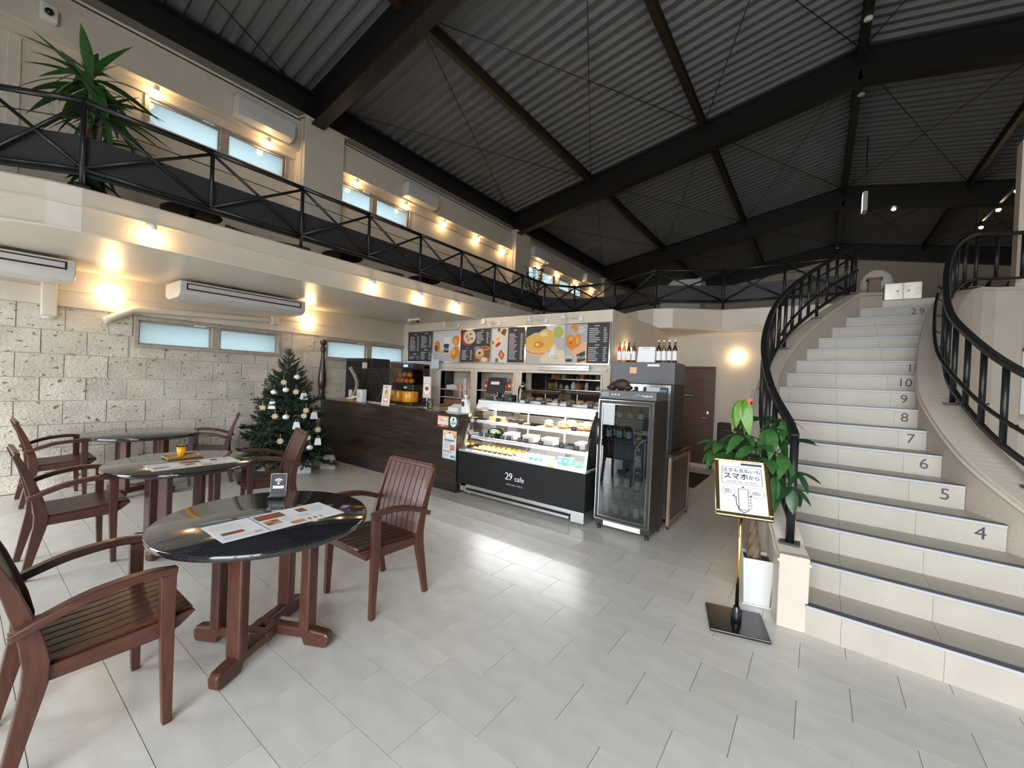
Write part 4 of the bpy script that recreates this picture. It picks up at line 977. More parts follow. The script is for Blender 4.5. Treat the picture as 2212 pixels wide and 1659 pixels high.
# carved animal on the fridge
an = thing('animal_figure', 'dark brown carved boar figure lying on top of the glass-door fridge', 'figure', (-1.78, 4.38, 1.512)); am = pm('carved_brown', (.045, .024, .014), .6, noise=.4, nscale=25)
m = MB(); m.ball((-1.735, 4.38, 1.575), (.095, .06, .063), 16, 10); m.ball((-1.835, 4.38, 1.552), (.045, .036, .036), 12, 8); m.ball((-1.880, 4.38, 1.540), (.024, .020, .018), 10, 6); m.ball((-1.66, 4.38, 1.545), (.05, .05, .032), 12, 8); m.build('body', am, an)
for s in (-1, 1):
    m = MB(); m.lathe([(.014, 0), (.010, .014), (.001, .028)], 8, (-1.828, 4.38+s*.022, 1.58)); m.build('ear', am, an)
    m = MB(); m.ball((-1.84, 4.38+s*.04, 1.522), (.028, .012, .010), 8, 6); m.build('foreleg', am, an)
# ------------------------------------------------------------------ tall fridge behind
TF = thing('upright_refrigerator', 'tall dark grey upright refrigerator with steel-framed glass doors behind the small fridge', 'fridge', (-1.69, 5.1, 0))
tx0, tx1, ty0, ty1 = -2.075, -1.315, 4.90, 5.34
MB().bb(tx0, tx1, ty0, ty1, 1.60, 1.855).build('head_panel', fr_g, TF, bevel=.004)
MB().bb(tx0, tx0+.025, ty0, ty1, .03, 1.60).build('side_wall', fr_m, TF); MB().bb(tx1-.025, tx1, ty0, ty1, .03, 1.60).build('side_wall', fr_m, TF); MB().bb(tx0+.025, tx1-.025, ty1-.02, ty1, .03, 1.60).build('back_wall', MATS['fridge_inner'], TF); MB().bb(tx0, tx1, ty0, ty1, 0, .03).build('plinth', black_m, TF)
mid = (tx0+tx1)/2
for a, b in ((tx0+.03, mid), (mid, tx1-.03)):
    m = MB(); m.bb(a, a+.03, ty0-.012, ty0+.012, .05, 1.59); m.bb(b-.03, b, ty0-.012, ty0+.012, .05, 1.59); m.bb(a+.03, b-.03, ty0-.012, ty0+.012, 1.56, 1.59); m.bb(a+.03, b-.03, ty0-.012, ty0+.012, .05, .09)
    d = m.build('door_frame', steel, TF)
    MB().bb(a+.03, b-.03, ty0-.002, ty0+.003, .09, 1.56).build('door_glass', glass_m, d)
for z in (.55, .95, 1.30): MB().bb(tx0+.03, tx1-.03, ty0+.03, ty1-.03, z, z+.012).build('shelf', white_m, TF)
MB().box((-1.80, ty0-.003, 1.755), (.085, .006, .075)).build('temperature_display', ph['peach'], TF); MB().box((-1.56, ty0-.003, 1.818), (.14, .004, .026)).build('maker_plate', white_m, TF); MB().box((-1.95, ty0-.003, 1.612), (.11, .006, .012)).build('strip_label', white_m, TF)
MB().box((-1.435, ty0-.006, 1.50), (.085, .002, .08)).build('sticky_note', ph['blue'], TF); MB().box((-1.55, ty0-.0045, 1.47), (.16, .002, .20)).build('door_notice', ph['pale'], TF)
for x, w_, z in ((-1.93, .22, 1.3125), (-1.52, .20, .9625)):
    tag(MB().bb(x-w_/2, x+w_/2, 5.0, 5.2, z, z+.09).build('food_container', white_m, None, bevel=.01), 'white lidded container on the %s shelf of the tall refrigerator' % ('upper' if z > 1.2 else 'lower'), 'container', 'containers in the refrigerator')
clear_b = glassy('clear_bottle', (.80, .78, .72), .03, 1.45, .02)
syr = [pm('syrup_red', (.55, .10, .04), .1), pm('syrup_orange', (.75, .25, .02), .1), pm('syrup_dark', (.05, .02, .015), .1), pm('syrup_brown', (.16, .05, .02), .1)]
for i, (x, k, lab) in enumerate(((-2.023, 0, 'reddish'), (-1.962, 1, 'orange'), (-1.903, 2, 'dark'), (-1.838, 3, 'brown'), (-1.535, 2, 'clear-topped dark'), (-1.475, None, 'clear pale'), (-1.412, 2, 'white-labelled dark'), (-1.349, 2, 'nearly full black'))):
    side = 'left' if i < 4 else 'right'
    bottle('syrup_bottle', '%s syrup bottle, %s in the %s-hand row on the tall refrigerator' % (lab, 'first second third fourth'.split()[i % 4], side), 'syrup bottles on the refrigerator', x, 4.99, 1.8555, .265, .027, clear_b if k is None else syr[k], ph['white'], white_m if i >= 4 else chrome)
pb = thing('paper_bag', 'upright white paper bag between the syrup bottles on the tall refrigerator', 'bag', (-1.68, 5.0, 1.8555))
MB().prism([(-1.79, 1.8558), (-1.575, 1.8558), (-1.570, 2.04), (-1.775, 2.045)], 'y', 4.97, 5.05).build('bag_body', paper_m, pb, bevel=.003); MB().box((-1.675, 4.9685, 2.025), (.09, .002, .010)).build('bag_handle_slot', ph['grey'], pb)
# low gate beside the fridge
gt = thing('counter_gate', 'low wooden swing gate with a black top between fridge and refrigerator', 'gate', (-1.25, 5.0, 0))
gm = pm('pale_oak', (.30, .20, .12), .5, noise=.4, nscale=6)
m = MB(); m.bb(-1.285, -1.255, 4.70, 5.55, .04, .10); m.bb(-1.285, -1.255, 4.70, 4.75, .10, .80); m.bb(-1.285, -1.255, 5.50, 5.55, .10, .80); m.bb(-1.285, -1.255, 4.75, 5.50, .75, .80); m.build('gate_frame', gm, gt); MB().bb(-1.278, -1.262, 4.75, 5.50, .10, .75).build('gate_panel', dwood2, gt); MB().bb(-1.30, -1.24, 4.68, 5.57, .80, .83).build('gate_top', black_m, gt); 
for y in (4.72, 5.52): MB().tube([(-1.27, y, 0), (-1.27, y, .045)], .012, 8).build('gate_foot', black_m, gt)
o = tag(MB().bb(-2.15, -1.50, 6.95, 8.15, .001, .014).build('floor_mat', pm('black_mat', (.015, .014, .013), .9, bump=.5, bscale=200), None, bevel=.004), 'dark doormat in front of the brown staff room door', 'mat')
# ------------------------------------------------------------------ menu boards
MBW = .783
def dark_rows(seed, u0, u1, v0, v1, rows): 
    return [('pale', 't', u0, v0, u0+(u1-u0)*.62, v1, rows, seed), ('pale', 't', u0+(u1-u0)*.78, v0, u1, v1, rows, seed+50)]
BD = [
 ('dark menu board listing drinks in two columns, leftmost of the row', [('slate', 'r', 0, 0, 1, 1), ('white', 't', .24, .90, .42, .95, 1, 1), ('white', 't', .68, .92, .9, .97, 1, 1)]+dark_rows(3, .06, .46, .36, .86, 12)+dark_rows(4, .54, .96, .46, .88, 9)+[('white', 't', .66, .36, .9, .42, 1, 4)]+dark_rows(5, .54, .96, .06, .33, 5)+[('white', 't', .22, .22, .36, .28, 1, 2)]+dark_rows(6, .06, .46, .08, .18, 2)),
 ('menu board picturing a mango, an iced cup and oranges', [('ltgrey', 'r', 0, 0, 1, 1), ('pale', 'r', 0, .36, 1, 1), ('grey', 'p', [(.15, .34), (.42, .40), (.40, .36), (.2, .31)]), ('orange', 'e', .16, .50, .12, .19, 8), ('brown', 'e', .12, .44, .07, .11), ('white', 'p', [(.40, .80), (.66, .80), (.62, .22), (.42, .22)]), ('peach', 'p', [(.40, .56), (.62, .56), (.61, .22), (.43, .22)]), ('slate', 'p', [(.41, .58), (.61, .58), (.60, .30), (.42, .30)]), ('orange', 'e', .86, .68, .13, .16), ('yellow', 'e', .84, .64, .07, .09), ('orange', 'e', .84, .28, .14, .22, -25), ('yellow', 'e', .78, .32, .06, .10), ('grey', 't', .05, .12, .35, .24, 3, 3)]),
 ('menu board with a pizza photo, bowls and small dark price lists', [('slate', 'r', 0, 0, 1, 1), ('red', 'e', .26, .76, .25, .26, 10), ('cream', 'e', .30, .78, .21, .22, 10), ('tan', 'e', .2, .8, .05, .05), ('brown', 'e', .33, .86, .04, .03), ('brown', 'e', .38, .72, .04, .03), ('tan', 'e', .26, .68, .05, .04), ('brown', 'p', [(.16, .73), (.34, .77), (.33, .75)]), ('brown', 'p', [(.33, .76), (.24, .5), (.22, .51)])]+dark_rows(9, .54, .96, .56, .92, 8)+[('white', 't', .68, .93, .82, .97, 1, 3), ('white', 't', .2, .42, .3, .45, 1, 3)]+dark_rows(10, .05, .42, .06, .38, 7)+[('brown', 'r', .48, 0, 1, .48), ('blue', 'p', [(.48, .48), (.70, .48), (.52, .38), (.48, .36)]), ('tan', 'e', .66, .26, .16, .17), ('cream', 'e', .66, .29, .11, .09), ('brown', 'e', .66, .28, .06, .05), ('tan', 'e', .84, .42, .14, .07), ('red', 'e', .84, .43, .10, .04), ('tan', 'e', .82, .06, .15, .10), ('cream', 'e', .82, .08, .10, .06)]),
 ('menu board with meat trays on white next to a dark price list', [('pale', 'r', 0, 0, .5, 1), ('cream', 'p', [(.20, .88), (.34, 1), (.48, 1), (.48, .74), (.36, .72)]), ('brown', 'p', [(.26, .86), (.36, .98), (.46, .96), (.40, .76)]), ('green', 'e', .22, .95, .05, .06), ('cream', 'p', [(.02, .66), (.24, .82), (.36, .62), (.10, .36)]), ('peach', 'e', .20, .66, .08, .07, 30), ('red', 'e', .20, .52, .09, .05, 30), ('green', 'e', .04, .58, .03, .06), ('cream', 'p', [(.14, .06), (.28, .44), (.48, .24), (.40, 0), (.18, 0)]), ('red', 'p', [(.22, .22), (.30, .38), (.42, .22), (.34, .06)]), ('pink', 'p', [(.26, .22), (.31, .32), (.38, .2), (.33, .12)]), ('green', 'e', .18, .06, .05, .07), ('slate', 'r', .5, 0, 1, 1), ('white', 't', .66, .90, .82, .95, 1, 3)]+dark_rows(14, .54, .96, .08, .84, 17)),
 ('menu board with a stack of golden pancakes', [('ltgrey', 'r', 0, 0, 1, 1), ('slate', 'p', [(0, 1), (.52, 1), (.52, .84), (.2, .82), (0, .70)]), ('pale', 'p', [(.52, 1), (1, 1), (1, .66), (.7, .74)]), ('brown', 'e', .34, .36, .34, .17), ('peach', 'e', .34, .30, .33, .13), ('tan', 'e', .34, .36, .34, .13), ('peach', 'e', .35, .41, .35, .15), ('yellow', 'e', .36, .56, .38, .24), ('yellow', 'e', .52, .72, .20, .20), ('cream', 'e', .46, .78, .10, .07), ('orange', 'e', .34, .50, .14, .09), ('cream', 'e', .30, .50, .05, .04), ('lime', 'e', .84, .82, .13, .155), ('grey', 't', .76, .80, .92, .92, 2, 4), ('cream', 'p', [(.38, .10), (.52, .28), (.66, .30), (.74, .54), (.84, .36), (1, .32), (1, 0), (.44, 0)]), ('white', 'p', [(.60, .2), (.72, .48), (.78, .24), (.7, .08)]), ('grey', 't', .66, .10, .94, .22, 2, 7)]),
 ('menu board with fried chicken in a cup beside a dark price list', [('ltgrey', 'r', 0, 0, .5, 1), ('grey', 'r', 0, .4, .5, 1), ('orange', 'p', [(.08, .92), (.14, 1), (.24, 1), (.27, .88), (.22, .78), (.17, .88)]), ('orange', 'p', [(0, .68), (.10, .76), (.20, .68), (.28, .76), (.36, .70), (.34, .50), (.26, .34), (.18, .30), (.02, .44)]), ('red', 'p', [(.06, .52), (.16, .56), (.13, .50)]), ('yellow', 'e', .12, .64, .05, .04), ('yellow', 'e', .27, .58, .03, .08), ('peach', 'p', [(.14, .34), (.34, .46), (.44, .56), (.5, .56), (.5, 0), (.27, 0)]), ('slate', 'p', [(.26, .22), (.46, .32), (.48, .08), (.29, .02)]), ('white', 't', .30, .78, .46, .94, 3, 3), ('white', 't', .01, .14, .18, .20, 2, 3), ('slate', 'r', .01, .04, .16, .11), ('slate', 'r', .5, 0, 1, 1), ('white', 't', .66, .92, .84, .96, 1, 3)]+dark_rows(17, .54, .96, .52, .9, 8)+[('white', 't', .68, .44, .8, .48, 1, 5)]+dark_rows(19, .54, .96, .05, .42, 8)),
]
xs0 = -7.255
for i, (lab, prims) in enumerate(BD):
    x0 = xs0+MBW*i; x1 = x0+MBW
    b = thing('menu_board', lab, 'menu board', ((x0+x1)/2, BY-.02, 1.87), group='menu boards above the pass')
    z0, z1 = 1.868, 2.525
    MB().bb(x0+.003, x1-.003, BY-.03, BY-.001, z0, z1).build('backing', ph['slate'], b)
    m = MB(); w = .016
    m.bb(x0+.001, x1-.001, BY-.042, BY-.030, z1-w, z1); m.bb(x0+.001, x1-.001, BY-.042, BY-.030, z0, z0+w); m.bb(x0+.001, x0+w, BY-.042, BY-.030, z0+w, z1-w); m.bb(x1-w, x1-.001, BY-.042, BY-.030, z0+w, z1-w); m.build('frame', chrome, b)
    p = prints(Vector((x0+w, BY-.03, z0+w)), Vector((1,0,0)), Vector((0,0,1)), Vector((0,-1,0)), MBW-2*w, z1-z0-2*w, prims, .001); p.build('print', PM, b)
    if i in (1, 5):
        cx_, cz_, s_ = ((x0+.40, 2.14, .085) if i == 1 else (x0+.30, 1.98, .075))
        link('cup_lettering', text_mesh('cup_lettering', '29cafe', s_, paper_m, frame_M((cx_, BY-.0345, cz_), (1, 0, .12 if i == 5 else 0), (-.12 if i == 5 else 0, 0, 1)), .0002), b)
# wall spot lamps above the boards
for i, x in enumerate((-5.78, -4.75, -3.75, -3.09)):
    s = thing('wall_spotlight', 'white adjustable arm spotlight above the menu boards, %s from the left' % 'first second third fourth'.split()[i], 'spotlight', (x, BY-.01, 2.605), group='white spotlights above the menu boards')
    MB().lathe([(.05, 0), (.05, .018), (.045, .024), (.001, .024)], 18, (x, BY-.002, 2.605), Matrix.Rotation(R(90), 3, 'X')).build('wall_plate', white_m, s)
    MB().tube([(x, BY-.026, 2.605), (x-.03, BY-.05, 2.612), (x-.20, BY-.17, 2.655)], .008, 8).build('arm', white_m, s)
    M = Matrix.Rotation(R(-20), 3, 'Y') @ Matrix.Rotation(R(-25), 3, 'X')
    MB().lathe([(.001, .02), (.030, .02), (.032, .015), (.032, -.10), (.026, -.10), (.024, -.08), (.001, -.078)], 16, (x-.215, BY-.18, 2.645), M).build('lamp_head', white_m, s)
dc = thing('dome_camera', 'white dome security camera under the gallery slab beside the menu wall', 'camera', (-6.34, 5.40, 2.70)); MB().lathe([(.055, 0), (.06, -.03), (.055, -.045), (.001, -.045)], 18, (-6.34, 5.40, 2.70)).build('housing', white_m, dc); MB().ball((-6.34, 5.40, 2.655), .042, 14, 8).build('dome', black_g, dc)
ct = thing('cable_conduit', 'white cable conduit with a junction box under the gallery slab', 'conduit', (-6.9, 5.5, 2.69)); MB().tube([(-7.2, 5.9, 2.682), (-6.62, 5.42, 2.682), (-6.42, 5.40, 2.682)], .016, 8).build('pipe', white_m, ct); MB().lathe([(.04, 0), (.04, -.045), (.001, -.045)], 14, (-6.62, 5.43, 2.70)).build('junction_box', white_m, ct)
hood = thing('vent_cover', 'steel ventilation cover below the menu boards over the kitchen hatch', 'vent', (-3.32, BY-.05, 1.78)); m = MB(); m.bb(-3.78, -2.86, BY-.12, BY-.031, 1.80, 1.845); m.build('upper_lip', steel, hood, bevel=.003); MB().bb(-3.77, -2.87, BY-.09, BY-.031, 1.765, 1.80).build('lower_lip', steel, hood, bevel=.003)
pp = thing('hanging_notice', 'pale blue notice hanging in front of the first menu boards', 'notice', (-6.29, 5.86, 1.735)); MB().bb(-6.40, -6.18, 5.855, 5.860, 1.735, 1.925).build('sheet', flat('pale_blue_paper', (.62, .72, .80)), pp); MB().tube([(-6.37, 5.858, 1.925), (-6.37, 5.925, 2.05)], .003, 5).build('string', white_m, pp); MB().tube([(-6.22, 5.858, 1.925), (-6.22, 5.925, 2.05)], .003, 5).build('string', white_m, pp)
# ------------------------------------------------------------------ kitchen behind the hatch
struct(MB().bb(-7.4, -2.7, 8.3, 8.32, 0, 2.6).build('wall_kitchen', pm('dark_kitchen_wall', (.10, .085, .07), .6, noise=.5, nscale=3)))  # dark mottled brown rear wall of the kitchen
ks = thing('kitchen_shelf', 'dark steel kitchen shelving seen through the hatch', 'shelf', (-3.3, 7.0, 0))
for x in (-4.3, -3.6, -3.0, -2.75): MB().tube([(x, 6.95, 0), (x, 6.95, 2.3)], .014, 8).build('upright', steel, ks)
for z in (.9, 1.42, 1.62): MB().bb(-4.35, -2.72, 6.92, 7.3, z, z+.015).build('shelf_board', steel, ks)
rs = random.Random(21); kc = [flat('kitchen_white', (.62, .58, .50)), flat('kitchen_amber', (.45, .18, .04)), flat('kitchen_dark', (.05, .045, .04)), flat('kitchen_metal', (.35, .33, .30)), flat('kitchen_ochre', (.48, .34, .12))]
for zi, z in enumerate((.916, 1.436, 1.636)):
    x = -4.28; k = 0
    while x < -2.85:
        w_ = rs.uniform(.06, .15); h_ = rs.uniform(.06, .15) if zi < 2 else rs.uniform(.05, .11); mt = kc[rs.randrange(5)]
        if rs.random() < .5: o = MB().lathe([(w_*.4, 0), (w_*.42, h_*.7), (w_*.22, h_*.8), (w_*.22, h_), (.001, h_)], 12, (x+w_/2, 7.08, z)).build('kitchen_jar', mt); c = 'jar'
        else: o = MB().bb(x, x+w_*.85, 7.0, 7.15, z, z+h_).build('kitchen_tin', mt, None, bevel=.004); c = 'tin'
        tag(o, ('round' if c == 'jar' else 'square')+' container on the %s kitchen shelf behind the hatch, place %s' % ('lower middle upper'.split()[zi], (ORD+['eleven', 'twelve', 'thirteen', 'fourteen', 'fifteen', 'sixteen', 'seventeen', 'eighteen'])[k]), c, '%ss on the %s kitchen shelf' % (c, 'lower middle upper'.split()[zi])); x += w_+.03; k += 1
ktb = tag(MB().bb(-4.25, -2.7, 6.1, 6.6, .95, .98).build('hatch_counter', steel), 'steel counter inside the kitchen hatch', 'counter')
# ------------------------------------------------------------------ shelves and goods in the niches
sh = thing('niche_shelf', 'cream shelf boards inside the wall niche behind the counter', 'shelf', (-5.8, 6.2, 1.1))
for z in (1.16, 1.32, 1.0): MB().bb(-6.21, -5.40, BY+.0, BY+.44, z, z+.02).build('shelf_board', trim_m, sh)
MB().bb(-5.22, -4.38, BY+.0, BY+.44, 1.345, 1.365).build('shelf_board', trim_m, sh)
cupm = pm('paper_cup_pink', (.74, .45, .40), .5); cupw = pm('paper_cup_white', (.80, .78, .75), .5)
for i, (x, h, mt, lab) in enumerate(((-5.72, .26, cupm, 'pink-striped'), (-5.60, .40, cupw, 'tall white'), (-5.50, .30, cupm, 'second pink-striped'), (-5.42, .18, cupw, 'short white'))):
    t = thing('cup_stack', lab+' stack of paper cups in the niche beside the cash register', 'cups', (x, 6.02, 1.1802), group='stacks of paper cups')
    z = 1.1802+(.16 if False else 0)
    MB().lathe([(.030, 0), (.042, .09), (.043, .095)], 14, (x, 6.03, z)).build('cup', mt, t)
    k = 1
    while .095+k*.018 < h: MB().lathe([(.040, .075+k*.018), (.043, .092+k*.018), (.041, .094+k*.018)], 14, (x, 6.03, z)).build('cup_rim', mt, t); k += 1
cb = thing('cardboard_box', 'brown cardboard box with handwriting in front of the paper cups', 'box', (-5.6, 5.9, 1.0)); MB().bb(-5.95, -5.40, 5.80, 5.95, .90, 1.14).build('box_body', pm('kraft_card', (.38, .22, .10), .75, noise=.2), cb, bevel=.003); MB().box((-5.66, 5.798, 1.03), (.22, .002, .045)).build('scribble', ph['brown'], cb)
tag(MB().bb(-6.4, -5.35, 5.62, 5.965, .86, .90).build('back_counter', trim_m), 'cream back counter under the wall niches', 'counter')
o = thing('tissue_box', 'small white box on the upper niche shelf', 'box', (-6.0, 6.1, 1.34)); MB().bb(-6.12, -5.85, 6.03, 6.16, 1.3402, 1.42).build('carton', white_m, o, bevel=.004); MB().bb(-6.03, -5.94, 6.07, 6.11, 1.42, 1.432).build('tissue', paper_m, o)
for i, (x, z, c, lab) in enumerate(((-5.08, 1.3652, 'red', 'red'), (-4.98, 1.3652, 'dark', 'dark'), (-4.86, 1.3652, 'orange', 'orange'), (-4.62, 1.3652, 'red', 'crimson'), (-4.52, 1.3652, 'brown', 'brown'), (-4.44, 1.3652, 'pink', 'pink'))):
    t = thing('snack_bag', lab+' snack bag standing in the niche behind the cash register', 'snack', (x, 6.1, z), group='snack bags in the niche')
    m = MB(); hh = .17+.04*(i % 3); m.prism([(x-.045, z), (x+.045, z), (x+.05, z+hh*.5), (x+.038, z+hh), (x-.038, z+hh), (x-.05, z+hh*.5)], 'y', 6.05, 6.11); m.build('bag', ph[c], t, bevel=.01); MB().box((x, 6.048, z+hh*.45), (.05, .002, .05)).build('bag_label', ph['cream'], t)
lb = thing('wall_cabinet', 'pale wall cabinet with two doors left of the niches', 'cabinet', (-6.5, 5.9, 1.4)); MB().bb(-6.66, -6.34, 5.80, 5.969, 1.36, 1.73).build('cabinet_body', trim_m, lb, bevel=.004)
for a in (-6.655, -6.495): MB().bb(a, a+.15, 5.785, 5.799, 1.365, 1.725).build('cabinet_door', pm('greige_door', (.52, .46, .40), .5) if 'greige_door' not in MATS else MATS['greige_door'], lb, bevel=.003)
# ------------------------------------------------------------------ goods on the counter
CZ = 1.0735
ov = thing('black_cabinet', 'black glossy drinks cabinet on the counter against the stone wall', 'cabinet', (-6.95, 4.75, CZ)); MB().bb(-7.38, -6.56, 4.55, 4.95, CZ, 1.86).build('cabinet_body', black_m, ov, bevel=.006); MB().bb(-7.34, -6.60, 4.538, 4.549, CZ+.04, 1.83).build('glass_front', black_g, ov); MB().box((-7.17, 4.534, 1.19), (.12, .004, .13)).build('white_notice', ph['pale'], ov); MB().box((-6.75, 4.536, 1.72), (.15, .003, .12)).build('reflective_badge', ph['grey'], ov)
rack = thing('bread_rack', 'curved slatted bread rack of pale uprights and dark slats on the counter', 'rack', (-6.3, 4.38, CZ)); um = pm('rack_pale', (.55, .48, .38), .5); dm_ = pm('rack_slat', (.035, .027, .022), .4)
for x in (-6.90, -6.12):
    def ry(t): return 4.36+.07*math.sin(math.pi*t*1.0+.3)
    MB().sweep([(x+.10*math.sin(math.pi*t), ry(t), CZ+.02+.585*t) for t in [k/10 for k in range(11)]], .03, .055, up=(0, 1, 0)).build('upright', um if x < -6.5 else panel_m, rack)
for k in range(16):
    t = (k+.5)/16; z = CZ+.02+.585*t; sx = .10*math.sin(math.pi*t)
    MB().bb(-6.99+sx, -5.66+(.10*math.sin(math.pi*t)-.10), ry(t)-.006, ry(t)+.010, z-.007, z+.007).build('slat', dm_ if k % 1 == 0 else um, rack)
MB().bb(-6.98, -5.70, 4.33, 4.46, CZ, CZ+.018).build('rack_base', um, rack)
nb = thing('napkin_box', 'white napkin dispenser on the counter in front of the bread rack', 'dispenser', (-6.35, 4.22, CZ)); MB().bb(-6.42, -6.26, 4.17, 4.27, 1.0755, 1.30).build('dispenser_body', white_m, nb, bevel=.012); MB().box((-6.34, 4.1685, 1.20), (.09, .003, .08)).build('dispenser_front', ph['pale'], nb)
tr_ = thing('cutlery_tray', 'brown tray of paper-wrapped cutlery on the counter edge', 'tray', (-6.5, 4.2, CZ)); MB().bb(-6.72, -6.46, 4.13, 4.28, 1.0755, 1.115).build('tray_box', board_m, tr_, bevel=.004)
for k in range(3): MB().tube([(-6.69+.05*k, 4.15, 1.12), (-6.58+.05*k, 4.26, 1.17)], .016, 8).build('wrapped_cutlery', paper_m, tr_)
mc = print_sheet('menu_card', 'small upright card with a drink picture in front of the bread rack', 'menu card', (-5.71, 4.17, 1.0757), (1, 0, 0), (0, .1, 1), .21, .33, [('cream', 'r', .0, .0, 1, 1), ('pale', 'r', .03, .02, .97, .98), ('slate', 't', .2, .84, .8, .94, 2, 3), ('tan', 'p', [(.25, .5), (.32, .72), (.5, .78), (.68, .72), (.75, .5)]), ('yellow', 'r', .28, .46, .72, .6), ('pink', 'r', .2, .16, .8, .42), ('white', 'r', .26, .24, .74, .36), ('grey', 't', .2, .04, .7, .1, 1, 4)], None, .004)
jm = thing('juice_machine', 'orange juicer with two amber tanks and a clear fruit chamber on the counter', 'juicer', (-5.6, 4.6, CZ)); amber = pm('amber_plastic', (.62, .25, .01), .25); jx0, jx1 = -5.91, -5.30
MB().bb(jx0, jx1, 4.45, 4.85, CZ, CZ+.06).build('base', black_m, jm, bevel=.01)
for a, b in ((jx0+.005, -5.615), (-5.605, jx1-.005)): MB().lathe([(.128, 0), (.138, .02), (.138, .17), (.132, .18), (.001, .18)], 20, ((a+b)/2, 4.55, CZ+.06)).build('tank', amber, jm)
MB().bb(jx0+.02, jx1-.02, 4.70, 4.84, CZ+.06, CZ+.68).build('rear_housing', fr_m, jm, bevel=.01)
MB().bb(jx0+.03, jx1-.03, 4.50, 4.70, CZ+.25, CZ+.36).build('press_block', black_m, jm, bevel=.01)
MB().bb(jx0+.01, jx1-.01, 4.44, 4.70, CZ+.36, CZ+.62).build('fruit_chamber', glassy('smoky_plastic', (.75, .66, .55), .05, 1.4, .03), jm)
MB().bb(jx0+.02, jx1-.02, 4.47, 4.84, CZ+.62, CZ+.70).build('head', fr_m, jm, bevel=.01); MB().box((-5.50, 4.467, CZ+.66), (.10, .004, .04)).build('blue_display', emis('blue_display', (.05, .12, 1), 4), jm); MB().box((-5.52, 4.497, CZ+.30), (.08, .004, .03)).build('badge', ph['pale'], jm)
om = pm('orange_peel', (.80, .30, .02), .5, bump=.2, bscale=200)
for i, (x, z) in enumerate(((-5.80, .41), (-5.69, .415), (-5.57, .41), (-5.45, .41), (-5.75, .51), (-5.63, .515), (-5.50, .51))): tag(MB().ball((x, 4.57, CZ+z), .045, 14, 10).build('orange', om), 'orange fruit behind the clear chamber of the juicer, %s' % ('bottom first', 'bottom second', 'bottom third', 'bottom fourth', 'upper left', 'upper middle', 'upper right')[i], 'orange', 'oranges in the juicer')
pos = thing('cash_register', 'black point-of-sale monitor on a stand at the left end of the showcase', 'cash register', (-3.66, 4.60, 1.281))
MB().bb(-3.78, -3.46, 4.50, 4.78, 1.281, 1.32).build('register_base', black_m, pos, bevel=.008); MB().box((-3.66, 4.66, 1.40), (.08, .05, .20), Matrix.Rotation(R(-14), 3, 'X')).build('stand', black_m, pos, bevel=.008)
MB().box((-3.67, 4.60, 1.485), (.32, .03, .235), Matrix.Rotation(R(-14), 3, 'X')).build('monitor', black_m, pos, bevel=.008); MB().box((-3.67, 4.575, 1.52), (.15, .006, .042), Matrix.Rotation(R(-14), 3, 'X')).build('monitor_label', ph['pale'], pos)
MB().bb(-3.45, -3.33, 4.50, 4.64, 1.281, 1.37).build('receipt_printer', black_m, pos, bevel=.01); MB().tube(crv([(-3.62, 4.56, 1.39), (-3.57, 4.51, 1.36), (-3.60, 4.48, 1.31), (-3.58, 4.50, 1.285)]), .005, 6).build('cable', white_m, pos)
jr = thing('glass_jar', 'lidded clear glass jar on the showcase top beside the cash register', 'jar', (-3.27, 4.66, 1.281)); MB().lathe([(.055, .002), (.066, .02), (.066, .17), (.05, .195), (.048, .2)], 18, (-3.265, 4.68, 1.281)).build('jar_glass', glass_m, jr); MB().lathe([(.052, .2), (.054, .225), (.03, .245), (.012, .25), (.014, .27), (.001, .278)], 18, (-3.265, 4.68, 1.281)).build('jar_lid', chrome, jr); MB().lathe([(.001, .004), (.055, .004), (.06, .09), (.001, .09)], 14, (-3.265, 4.68, 1.281)).build('jar_contents', ph['cream'], jr)
sp = thing('spray_bottle', 'white sanitiser pump bottle with a dark label at the counter end', 'bottle', (-4.02, 4.36, 1.0765)); MB().bb(-4.075, -3.965, 4.32, 4.40, 1.0765, 1.27).build('bottle_body', white_m, sp, bevel=.014); MB().lathe([(.02, 0), (.02, .04), (.028, .045), (.028, .065), (.001, .065)], 12, (-4.02, 4.36, 1.268)).build('pump', white_m, sp); MB().box((-4.035, 4.318, 1.205), (.05, .003, .07)).build('bottle_label', ph['dark'], sp)
tm_ = thing('card_terminal', 'white card payment terminal on the counter end', 'terminal', (-4.22, 4.38, 1.0765)); MB().box((-4.24, 4.40, 1.125), (.20, .16, .08), Matrix.Rotation(R(20), 3, 'X')).build('terminal_body', white_m, tm_, bevel=.012); MB().bb(-4.35, -4.12, 4.31, 4.50, 1.0765, 1.092).build('terminal_base', ph['pale'], tm_)
mgz = thing('standing_flyer', 'tall pink and white flyer stand behind the counter with a round photo', 'flyer', (-5.0, 4.5, CZ)); MB().bb(-5.09, -4.91, 4.50, 4.508, 1.23, 1.57).build('flyer_sheet', flat('flyer_pink', (.70, .52, .47)), mgz); m = prints(Vector((-5.09, 4.50, 1.23)), Vector((1,0,0)), Vector((0,0,1)), Vector((0,-1,0)), .18, .34, [('pale', 'r', .05, .72, .95, .96), ('white', 'e', .5, .42, .40, .24), ('brown', 'e', .5, .44, .26, .10), ('red', 'e', .5, .40, .2, .05)], .001); m.build('print', PM, mgz); MB().tube([(-5.0, 4.51, CZ), (-5.0, 4.51, 1.30)], .007, 8).build('flyer_pole', chrome, mgz); MB().lathe([(.06, 0), (.06, .008), (.001, .008)], 16, (-5.0, 4.51, CZ)).build('flyer_base', chrome, mgz)
